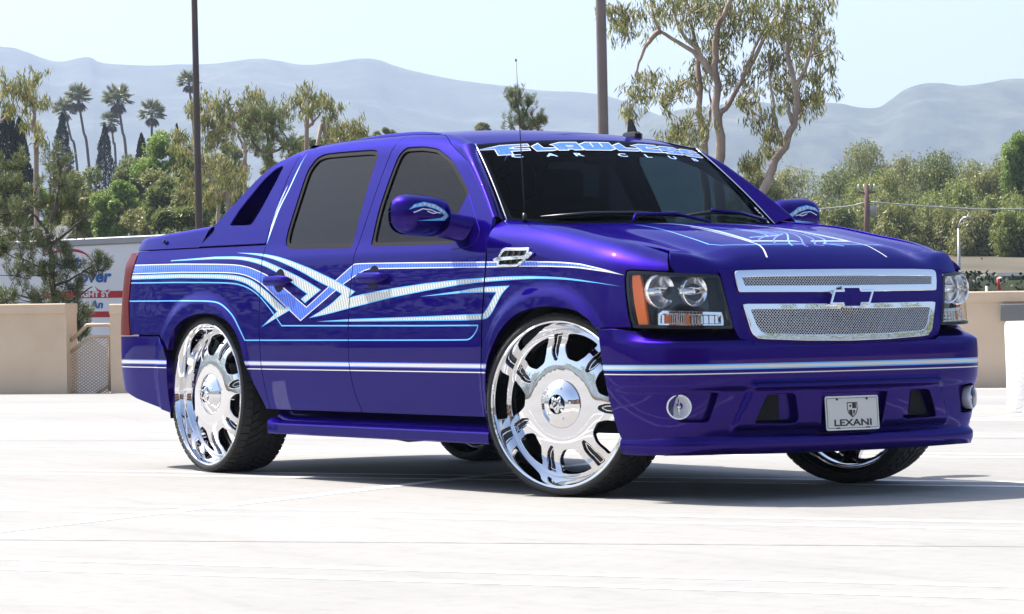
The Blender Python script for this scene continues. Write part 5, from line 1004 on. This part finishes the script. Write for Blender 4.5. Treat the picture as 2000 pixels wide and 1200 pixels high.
# ------------------------------------------------------------------ trailer and house
T0, T1 = np.array([-38.9,13.55]), np.array([-36.6,17.05]); td = (T1-T0)/np.linalg.norm(T1-T0); tn = np.array([-td[1], td[0]])
tr = empty('box_trailer', (*T0, -2.6)); tag(tr, 'white box trailer with blue and red lettering parked beyond the wall', 'trailer')
def tp(s, z, o=0.): p = td*s-tn*o*-1 if False else td*s+tn*o; return (p[0], p[1], z+2.6)
def tz(s): return 2.165+.033*(s-1.0)
LN = 12.
b = MB(); b.loft([[tp(s, z, o) for o, z in ((0,-1.5),(0,tz(s)-.09),(2.5,tz(s)-.09),(2.5,-1.5))] for s in (-.35, LN)], capends=True, closed=True); b.build('cargo_box', 'trailer', tr, smooth_=False)
b = MB(); b.loft([[tp(s, z, o) for o, z in ((-.012,tz(s)-.13),(-.03,tz(s)-.11),(-.03,tz(s)-.02),(0,tz(s)),(2.5,tz(s)),(2.5,tz(s)-.1))] for s in (-.37, LN+.02)], capends=True); b.build('roof_rail', 'galv', tr, smooth_=False)
b = MB(); b.loft([[tp(s, z, o) for o, z in ((-.02,-1.55),(-.02,-1.38),(2.5,-1.38),(2.5,-1.55))] for s in (-.36, LN)], closed=True, capends=True); b.build('bottom_rail', 'galv', tr, smooth_=False)
for s0 in (7.8, 9.1): MB().lathe([(.001,-.12),(.30,-.12),(.48,-.13),(.5,0),(.48,.13),(.001,.13)], 24, 'X', (0,0,0)).build('wheel', 'rubber', tr).matrix_local = Matrix.Translation(tp(s0, -2.1, .3)) @ Matrix.Rotation(math.atan2(tn[1], tn[0]), 4, 'Z')
def tw(txt, s, z, h, m, bold=.0, sx=1., o=-.006, it=0.):
    V, F = text_mesh(txt, h*1.38, bold, sx); b = MB().put([tp(s+x+y*it, z+y, o) for x, y in V], F); return b.build('lettering', m, tr, smooth_=False)
S_ = lambda px: (px-60)/114.+.62
tw('Best', S_(163), 1.775, .23, 'tblue', .012, 1.0, it=.15); tw('over', S_(222), 1.53, .21, 'tblue', .012, 1., it=.15)
arc = crom([(S_(120),1.90),(S_(150),1.975),(S_(180),1.99),(S_(205),1.92),(S_(228),1.69)], 8); n = len(arc); b = MB(); wv = [.004+.045*math.sin(math.pi*min(1, i/(n-1)*.9+.1))**1 for i in range(n)]
b.put([tp(x, z+w_*.5, -.006) for (x, z), w_ in zip(arc, wv)]+[tp(x, z-w_*.5, -.006) for (x, z), w_ in zip(arc, wv)], [(i, i+1, n+i+1, n+i) for i in range(n-1)]); b.build('red_swoosh', 'tred', tr)
arc = crom([(S_(222),1.37),(S_(228),1.29),(S_(238),1.26),(S_(250),1.31)], 6); n = len(arc); b = MB(); b.put([tp(x, z+.03*math.sin(math.pi*i/(n-1)), -.006) for i, (x, z) in enumerate(arc)]+[tp(x, z-.01, -.006) for x, z in arc], [(i, i+1, n+i+1, n+i) for i in range(n-1)]); b.build('red_smile', 'tred', tr)
for s0, s1, z0, z1, tx, tc_ in ((S_(120), S_(300), 1.165, 1.285, 'IGHT SY', S_(222)), (S_(150), S_(260), .835, .935, 'DELIV', S_(192))):
    b = MB().put([tp(s0, z0, -.004), tp(s1, z0, -.004), tp(s1, z1, -.004), tp(s0, z1, -.004)], [(0,1,2,3)]); b.build('red_band', 'tred', tr); tw(tx, tc_, (z0+z1)/2, (z1-z0)*.78, 'twhite', .006, 1.05, -.009)
tw('An', S_(226), 1.05, .13, 'tblue', .008, 1., it=.15)
hs = empty('house', (-56.6, 23.0, -2.6)); tag(hs, 'small brick house with a grey shingle roof half hidden by the pine', 'house')
hd_ = RI; hn = FW
def hp_(s, n_, z): p = hd_*s+hn*n_; return (p[0], p[1], z+2.6)
b = MB(); b.loft([[hp_(s, n_, z) for n_, z in ((0,-2.6),(0,2.55),(5,2.55),(5,-2.6))] for s in (-4.5, .55)], closed=True, capends=True); b.build('wall', 'brick', hs, smooth_=False)
b = MB(); b.loft([[hp_(s, n_, z) for n_, z in ((-.35,2.50),(-.35,2.57),(2.5,3.05),(5.3,2.57),(5.3,2.5))] for s in (-4.8, .62)], closed=True, capends=True); b.build('roof', 'roofing', hs, smooth_=False)
MB().box(hp_(.05, -.02, 2.2), (.5,.5,.6), rot=Matrix.Rotation(math.atan2(RI[1], RI[0]), 3, 'Z')).build('window', 'gloss', hs, smooth_=False)
# ------------------------------------------------------------------ planting
def root(name, x, y, z, label, cat, group=None): e = empty(name, (x, y, z)); return tag(e, label, cat, group)
def branchmesh(BR, r0, m, parent, org, taper=.30, name='trunk'):
    first = True
    for k, P in enumerate(BR):
        P = np.array(P)-org; Q = crom(P, 5); n = len(Q); r = r0*(1 if k == 0 else .45)
        rng = np.random.default_rng(k+11); Q[1:-1] += rng.normal(size=(n-2, 3))*r*.22
        MB().tube(Q, [r*(1-(1-taper)*i/(n-1)) for i in range(n)], 9).build('trunk' if k == 0 else 'limb', m, parent)
def euc(name, CL, BR, label, m='l_euc', per=230, lf=.15, r0=.13, seed=0, cat='tree', asp=.17, group=None):
    org = np.array(BR[0][0]); zb = float(terr(org[0], org[1]))-.1; BR = [list(b_) for b_ in BR]; BR[0] = [(org[0], org[1], zb)]+BR[0][1:]; org = np.array([org[0], org[1], zb])
    e = root(name, *org, label, cat, group); branchmesh(BR, r0, 'bark', e, org); rng = np.random.default_rng(seed); C = []; U = []; tw_ = []
    for x, y, z, r in CL:
        c = np.array([x, y, z]); k = int(per*(r/.35)**1.6)+40; ns = max(4, k//16)
        for s in range(ns):           # drooping sprays
            p = c+rng.normal(size=3)*r*np.array([.55, .55, .42]); L_ = r*rng.uniform(.35, .9); dr = np.array([rng.normal()*.35, rng.normal()*.35, -1.]); dr /= np.linalg.norm(dr)
            t = rng.uniform(0, 1, 17)**.8; q = p+dr*t[:, None]*L_+rng.normal(size=(17, 3))*lf*.34; C.append(q); U.append(np.tile(dr*.9+np.array([0,0,-.5]), (17, 1))+rng.normal(size=(17, 3))*.30); 
            if s % 3 == 0: tw_.append([c+(p-c)*.2+np.array([0,0,-r*.3]), p, p+dr*L_*.6])
    C = np.concatenate(C)-org; U = np.concatenate(U); leaves('crown', C, rng.uniform(.7, 1.25, len(C))*lf, m, e, asp=asp, up=U, seed=seed+1)
    b = MB()
    for P in tw_: b.tube([np.array(p)-org for p in P], [.012, .007, .003], 4, False)
    tag(b.build('twigs', 'bark', e), kind='stuff'); return e
n_ = len(EUC_BIG); euc('eucalyptus_tree', EUC_BIG[:1]*0+[c for i, c in enumerate(EUC_BIG) if i in (0,1,2,3,4,7,16,17,28,29,33,34,35,6,5,27)], EUC_BIG_BR, 'tall forked eucalyptus with pale smooth trunk behind the windscreen', seed=1, r0=.125, per=350)
euc('eucalyptus_tree', [c for i, c in enumerate(EUC_BIG) if i in (8,9,10,11,12,13,14,15)], EUC_B_BR, 'slender eucalyptus with flaking trunk and drooping leaves left of the fork', seed=2, r0=.092, per=350)
euc('eucalyptus_tree', [c for i, c in enumerate(EUC_BIG) if i in (18,19,20,21,22,23,24,25,26,30,31,32,36)], EUC_C_BR, 'leaning eucalyptus with a curved trunk bending over the mirror', seed=3, r0=.112, per=350)
for i, (CL, BR, lb) in enumerate(((EUC_L1, EUC_L1_BR, 'golden tipped eucalyptus right beside the dark brown light pole'), (EUC_L2, EUC_L2_BR, 'golden tipped eucalyptus behind the shaggy pine'), (EUC_L3, EUC_L3_BR, 'low spreading eucalyptus crossed by the brown light pole'), (EUC_L4, EUC_L4_BR, 'sparse eucalyptus with a bare crooked stem above the rear door'), (EUC_L5, EUC_L5_BR, 'small eucalyptus with an arching bare limb above the cab roof'))):
    euc('eucalyptus_tree', CL, BR, lb, 'l_eucy', seed=10+i, lf=.18, r0=.06, per=300)
euc('eucalyptus_tree', EUC_L6, EUC_L6_BR, 'eucalyptus with bunched upright foliage left of the palms', 'l_eucy', seed=20, lf=.18, r0=.07, per=200)
def pine(name, CL, BR, label, seed, nl=.11, r0=.05, dens=1.):
    org = np.array(BR[0][0]); zb = float(terr(org[0], org[1]))-.1; BR = [list(b_) for b_ in BR]; BR[0] = [(org[0], org[1], zb)]+BR[0][1:]; org = np.array([org[0], org[1], zb])
    e = root(name, *org, label, 'tree'); branchmesh(BR, r0, 'barkd', e, org); rng = np.random.default_rng(seed); C = []; U = []; S_ = []; b = MB(); segs = [(np.array(P[i]), np.array(P[i+1])) for P in BR for i in range(len(P)-1)]
    for x, y, z, r in CL:
        c = np.array([x, y, z]); best = min((np.linalg.norm(a+(b_-a)*.6-c), k) for k, (a, b_) in enumerate(segs))[1]; a0 = segs[best][0]*.4+segs[best][1]*.6
        b.tube([a0-org, (a0+c)/2-org+np.array([0,0,-.03]), c-org], [.014, .010, .006], 5, False)
        for s in range(int(16*dens)):
            p = c+rng.normal(size=3)*r*.5; d = np.array([rng.normal()*.5, rng.normal()*.5, .9+rng.uniform(0, .5)]); d /= np.linalg.norm(d); L_ = rng.uniform(.10, .20)*(nl/.11)
            b.tube([c-org, p-org, p+d*L_-org], [.005, .005, .003], 4, False); k = 70; t = rng.uniform(0, 1, k); th = rng.normal(size=(k, 3)); th -= (th@d)[:, None]*d; th /= np.linalg.norm(th, axis=1)[:, None]; ax = th*.8+d*rng.uniform(.35, 1.1, k)[:, None]; ax /= np.linalg.norm(ax, axis=1)[:, None]
            ln = nl*rng.uniform(.6, 1.1, k); C.append(p+d*t[:, None]*L_+ax*ln[:, None]*.5); U.append(ax*3); S_.append(ln)
    C = np.concatenate(C)-org; leaves('needles', C, np.concatenate(S_), 'l_pine', e, asp=.075, up=np.concatenate(U), seed=seed); tag(b.build('twigs', 'barkd', e), kind='stuff')
    for k in range(7):
        c = CL[rng.integers(len(CL))]; q = np.array(c[:3])+rng.normal(size=3)*.1-org; MB().lathe([(.001,-.04),(.022,-.03),(.028,-.005),(.02,.025),(.001,.04)], 8, 'Z', tuple(q)).build('pine_cone', 'wood', e)
    return e
pine('pine_tree', PINE_A, PINE_A_BR, 'shaggy young pine with cones leaning over the tan wall', 31); pine('pine_tree', PINE_B, PINE_B_BR, 'dark shaggy pine above the sloping sail panel', 32, .105, .06); pine('pine_tree', PINE_C, PINE_C_BR, 'pine tip showing above the cab roof by the aerial', 33, .085, .05)
def palm(c, R, base, label, seed):
    zb = float(terr(base[0], base[1])); z2 = c[2]; bx = base[0]+(base[0]-c[0])*1.2; by = base[1]+(base[1]-c[1])*1.2
    e = root('fan_palm', bx, by, zb, label, 'palm tree', 'fan palms on the skyline'); org = np.array([bx, by, zb]); rng = np.random.default_rng(seed)
    Q = crom([org, np.array(base), np.array(base)*.5+np.array(c)*.5+np.array([0,0,0]), np.array(c)], 6)-org; MB().tube(Q, np.linspace(.13, .09, len(Q))*(R/1.25)**.5, 9).build('trunk', 'barkd', e)
    for nm, cnt, m in (('fronds', 44, 'l_palm'), ('dry_skirt', 22, 'l_dead')):
        C = []; U = []; S_ = []
        for k in range(cnt):
            th = rng.uniform(0, 2*math.pi); ph = rng.uniform(-.35, 1.3) if nm == 'fronds' else rng.uniform(-1.4, -.8); d = np.array([math.cos(th)*math.cos(ph), math.sin(th)*math.cos(ph), math.sin(ph)]); side = np.cross(d, [0, 0, 1.]); side /= np.linalg.norm(side)+1e-9; upv = np.cross(side, d)
            st = R*(.45 if nm == 'fronds' else .35); hub = np.array(c)+d*st
            C.append(np.array(c)+d*st*.5); U.append(d*4); S_.append(st)
            for a in np.linspace(-1.25, 1.25, 13):
                q = d*math.cos(a)+side*math.sin(a); ln = R*.62*(1-.25*abs(a)/1.25); q = q+np.array([0,0,-.25*abs(a)-.12]); q /= np.linalg.norm(q); C.append(hub+q*ln*.5); U.append(q*4); S_.append(ln)
        S_ = np.array(S_); leaves(nm, np.array(C)-org, S_, m, e, asp=.13, up=np.array(U), seed=seed)
pl_ = ['leaning fan palm, tallest of the pair beside the dark cypress', 'fan palm crown half behind its taller leaning neighbour', 'tall fan palm between the slim cypress and the pole', 'short fan palm crown tucked under a taller palm', 'fan palm rising alone out of a bright green tree', 'fan palm partly hidden behind the brown light pole', 'small fan palm crown beside the arching bare limb']
for k, (c, R, bs) in enumerate(PALMS): palm(c, R*1.15, bs, pl_[k], 50+k)
def cyp(c, w, label, seed):
    zb = float(terr(c[0], c[1])); h = c[2]-zb; e = root('cypress_tree', c[0], c[1], zb, label, 'tree', 'dark cypresses'); rng = np.random.default_rng(seed); n = 8000
    t = rng.uniform(.0, 1, n)**1.0; hv = h*.55; rad = w*.88*np.clip(np.minimum((1-t)*1.9, 1)**.62, .05, 1)*(1+.10*np.sin(t*40+rng.uniform(0, 6))); th = rng.uniform(0, 2*math.pi, n); rr = rad*np.sqrt(rng.uniform(.35, 1, n))*(1+.12*np.sin(th*3+t*17))
    C = np.stack([rr*np.cos(th), rr*np.sin(th), h-hv+hv*t], 1); leaves('crown', C, rng.uniform(.5, 1.2, n)*.20, 'l_cyp', e, asp=.35, up=np.tile([0, 0, 1.2], (n, 1))+C*np.array([.6,.6,0])/w, seed=seed)
    MB().tube([(0,0,0),(0,0,h*.5),(0,0,h*.95)], [.16,.12,.03], 8).build('trunk', 'barkd', e)
cl_ = ['dark columnar cypress in front of the leaning palms', 'dark columnar cypress beside the tall lone palm', 'blackish cypress behind the bunched eucalyptus', 'dark cypress beside the bright green tree', 'short dark cypress left of the palms', 'slim cypress tip left of the brown light pole']
for k, (c, w) in enumerate(CYP): cyp(c, w, cl_[k], 70+k)
PAL = ['l_olive', 'l_fresh', 'l_grey', 'l_pepper']
def broad(name, c, w, m, label, group, seed, n=9000, lf=.17, droop=0., hf=None):
    zb = float(terr(c[0], c[1])); h = max(c[2]-zb, 2.); e = root(name, c[0], c[1], zb, label, 'tree', group); rng = np.random.default_rng(seed); R = w*.5; C = []; U = []
    ch = hf or min(h*.8, w*1.25); nl = 26; lob = []
    for k in range(nl):
        th = rng.uniform(0, 2*math.pi); zz = rng.uniform(-1, 1); q = math.sqrt(max(0, 1-zz*zz))*rng.uniform(.45, 1)
        lob.append((R*.80*q*math.cos(th), R*.80*q*math.sin(th), h-ch*.5+ch*.42*zz*(.92 if k else 1), R*rng.uniform(.20, .38)))
    for x, y, z, r in lob:
        k = n//nl; v = rng.normal(size=(k, 3)); v /= np.linalg.norm(v, axis=1)[:, None]; rad = r*rng.uniform(.25, 1.08, k)**.45*(1+.25*np.sin(v[:, 0]*7+x)*np.sin(v[:, 1]*6+y))
        p = np.array([x, y, z])+v*rad[:, None]*np.array([1, 1, .85]); 
        if droop: p[:, 2] -= droop*rng.uniform(0, 1, k)**2*R
        C.append(p); U.append(v*.8+np.array([0, 0, -1.3*(droop > 0)-.1])+rng.normal(size=(k, 3))*.7)
    C = np.concatenate(C); U = np.concatenate(U); leaves('crown', C, rng.uniform(.6, 1.35, len(C))*lf, m, e, asp=.42 if not droop else .30, up=U, seed=seed)
    MB().tube([(0,0,0),(.05*R,.03*R,h*.3),(-.05*R,0,h*.55)], [.06*R+.06,.045*R+.05,.04], 9).build('trunk', 'barkd', e)
    for k in range(5):
        x, y, z, r = lob[k*4]; MB().tube([(0,0,h*.28),(x*.5,y*.5,(z+h*.3)*.55),(x,y,z)], [.035*R+.03,.03,.012], 6).build('limb', 'barkd', e)
    return e
nm_ = ['rounded olive green tree', 'fresh light green tree', 'soft grey green tree', 'drooping pepper tree']
BLB = {2: 'fresh light green tree below the lone fan palm', 11: 'small grey green crown just above the cab roof', 15: 'tiny grey green crown beside the pine tip on the roof line', 10: 'olive green crown under the arching bare limb', 13: 'olive green tree behind the bunched eucalyptus trunk', 0: 'rounded olive green tree below the leaning palms', 1: 'rounded olive green tree below the slim cypress', 12: 'olive green crown peeping over the roof beside the small palm', 9: 'olive green tree behind the shaggy pine', 8: 'soft grey green tree behind the golden eucalyptus'}
for k, (c, w, p) in enumerate(BROAD): broad('leafy_tree', c, w*1.12, PAL[p], BLB.get(k, nm_[p]+' in the thicket behind the truck bed and trailer'), 'thicket trees behind the trailer', 100+k, 14000, .125)
PLB = {0: 'pepper tree crown peeping out left of the leaning eucalyptus trunk', 3: 'tall pepper tree left of the utility pole', 5: 'far pepper tree rising straight behind the utility pole', 4: 'pepper tree close behind the utility pole and its transformer', 17: 'low pepper tree at the foot of the utility pole', 9: 'pepper tree behind the head of the street lamp', 20: 'low pepper tree behind the street lamp shaft', 14: 'broad low pepper tree beside the fresh green tree', 18: 'low pepper tree right behind the truck mirror', 24: 'lowest pepper tree above the pale retaining wall end'}
for k, (c, w, p) in enumerate(PEPPER):
    lb = PLB.get(k, 'drooping pepper tree in the belt on the rising slope') if p == 3 else ('fresh green tree at the far edge of the pepper tree belt' if p == 1 else 'soft grey green tree under the leaning eucalyptus')
    q_ = np.random.default_rng(900+k); c = (c[0], c[1], c[2]+q_.uniform(-.25, .45)); mt = ['l_pepper', 'l_grey', 'l_pepper', 'l_olive', 'l_willow'][k % 5] if p == 3 else PAL[p]
    broad('pepper_tree', c, w*q_.uniform(1.1, 1.35), mt, lb, 'pepper trees on the slope' if p == 3 else None, 200+k, 17000, .14, .75, hf=w*q_.uniform(1.45, 1.75))
# low growth that closes the belt from below
def scrub(name, A, B, z0, z1, wd, n, m, label, seed, lf=.22):
    rng = np.random.default_rng(seed); t = rng.uniform(0, 1, n); p = np.array(A)+(np.array(B)-np.array(A))*t[:, None]; nn = rng.normal(size=n)*wd; x = p[:, 0]+FW[0]*nn; y = p[:, 1]+FW[1]*nn; top = z1*(.75+.25*np.sin(t*37)*np.sin(t*91+1)); C = np.stack([x, y, terr(x, y)+z0+(top-z0)*rng.uniform(0, 1, n)**.7], 1)
    return tag(leaves(name, C, rng.uniform(.6, 1.4, n)*lf, m, None, asp=.4, seed=seed), label, 'shrubs', kind='stuff')
def at_(s, d): return CAM+FW*d+RI*s
scrub('undergrowth', at_(-20, 100), at_(-4, 92), -.2, 4.6, 3., 26000, 'l_olive', 'tangled olive green undergrowth behind the trailer', 301)
scrub('undergrowth', at_(6, 122), at_(30, 126), 0., 1.6, 6., 30000, 'l_scrub', 'dark undergrowth below the pepper trees on the slope', 302, .13)
scrub('undergrowth', at_(-10, 84), at_(2, 78), 0., 4.2, 2., 12000, 'l_grey', 'soft grey green undergrowth behind the truck cab', 303)
# far tree belt that surrounds the lot on the sides the camera turns its back to
rng = np.random.default_rng(9); n = 200000; th = rng.uniform(0, 2*math.pi, n); fa_ = math.atan2(FW[1], FW[0]); th = fa_+math.pi+rng.uniform(-2.80, 2.80, n); lob = np.floor(th*22); hh = 11+3.0*np.sin(lob*12.9)+2*np.sin(lob*4.1); rr_ = 74+rng.normal(size=n)*3
C = np.stack([CAM[0]+rr_*np.cos(th), CAM[1]+rr_*np.sin(th), -2+(hh+2)*rng.uniform(0, 1, n)**.6], 1)
tag(leaves('tree_belt', C, rng.uniform(.6, 1.4, n)*.36, 'l_olive', None, asp=.5, seed=9), 'belt of trees far behind the open side of the lot', 'trees', kind='stuff')
b = MB(); rows = []
for k in np.linspace(-2.3, 2.3, 60): a = fa_+math.pi+k; rows.append([(CAM[0]+r_*math.cos(a), CAM[1]+r_*math.sin(a), z) for r_, z in ((52,-2.6),(52,1.0),(52.3,1.0),(52.3,-2.6))])
b.loft(rows, capends=True); tag(b.build('parapet_wall', 'stucco', None, auto=30), 'tan parapet wall closing the open side of the deck', 'wall', 'tan parapet walls of the deck')
# low brown building behind the camera, seen only in the chrome and the paint
ob = empty('office_building', (CAM[0]-FW[0]*34, CAM[1]-FW[1]*34, -2.6), math.atan2(RI[1], RI[0])); tag(ob, 'long brown two storey building facing the truck across the lot', 'building')
MB().box((0,0,6.), (62,9,12.)).build('wall', 'brown_wall', ob, smooth_=False); MB().box((0,0,12.2), (63,10,.5)).build('roof', 'roofing', ob, smooth_=False)
w_ = None
for r_ in range(3):
    for k in range(14):
        if w_ is None: w_ = MB().box((0,0,0), (2.6,.12,1.7)).build('window', 'gloss', ob, smooth_=False); q_ = w_
        else: q_ = w_.copy(); COL.objects.link(q_)
        q_.location = (-28+k*4.3, 4.52, 4.2+3.2*r_)
# haze
hz = MB(); A = 5200.; hz.box((CAM[0], CAM[1], 200-15), (2*A, 2*A, 460.)); h = hz.build('haze', 'dark', None, smooth_=False); h.data.materials.clear(); tag(h, kind='stuff')
m = bpy.data.materials.new('valley_haze'); m.use_nodes = True; N, L = m.node_tree.nodes, m.node_tree.links; N.clear(); o = N.new('ShaderNodeOutputMaterial'); v = N.new('ShaderNodeVolumePrincipled'); v.inputs['Color'].default_value = (.62, .76, 1., 1); v.inputs['Density'].default_value = .00026; v.inputs['Anisotropy'].default_value = .2; L.new(v.outputs[0], o.inputs['Volume']); h.data.materials.append(m)
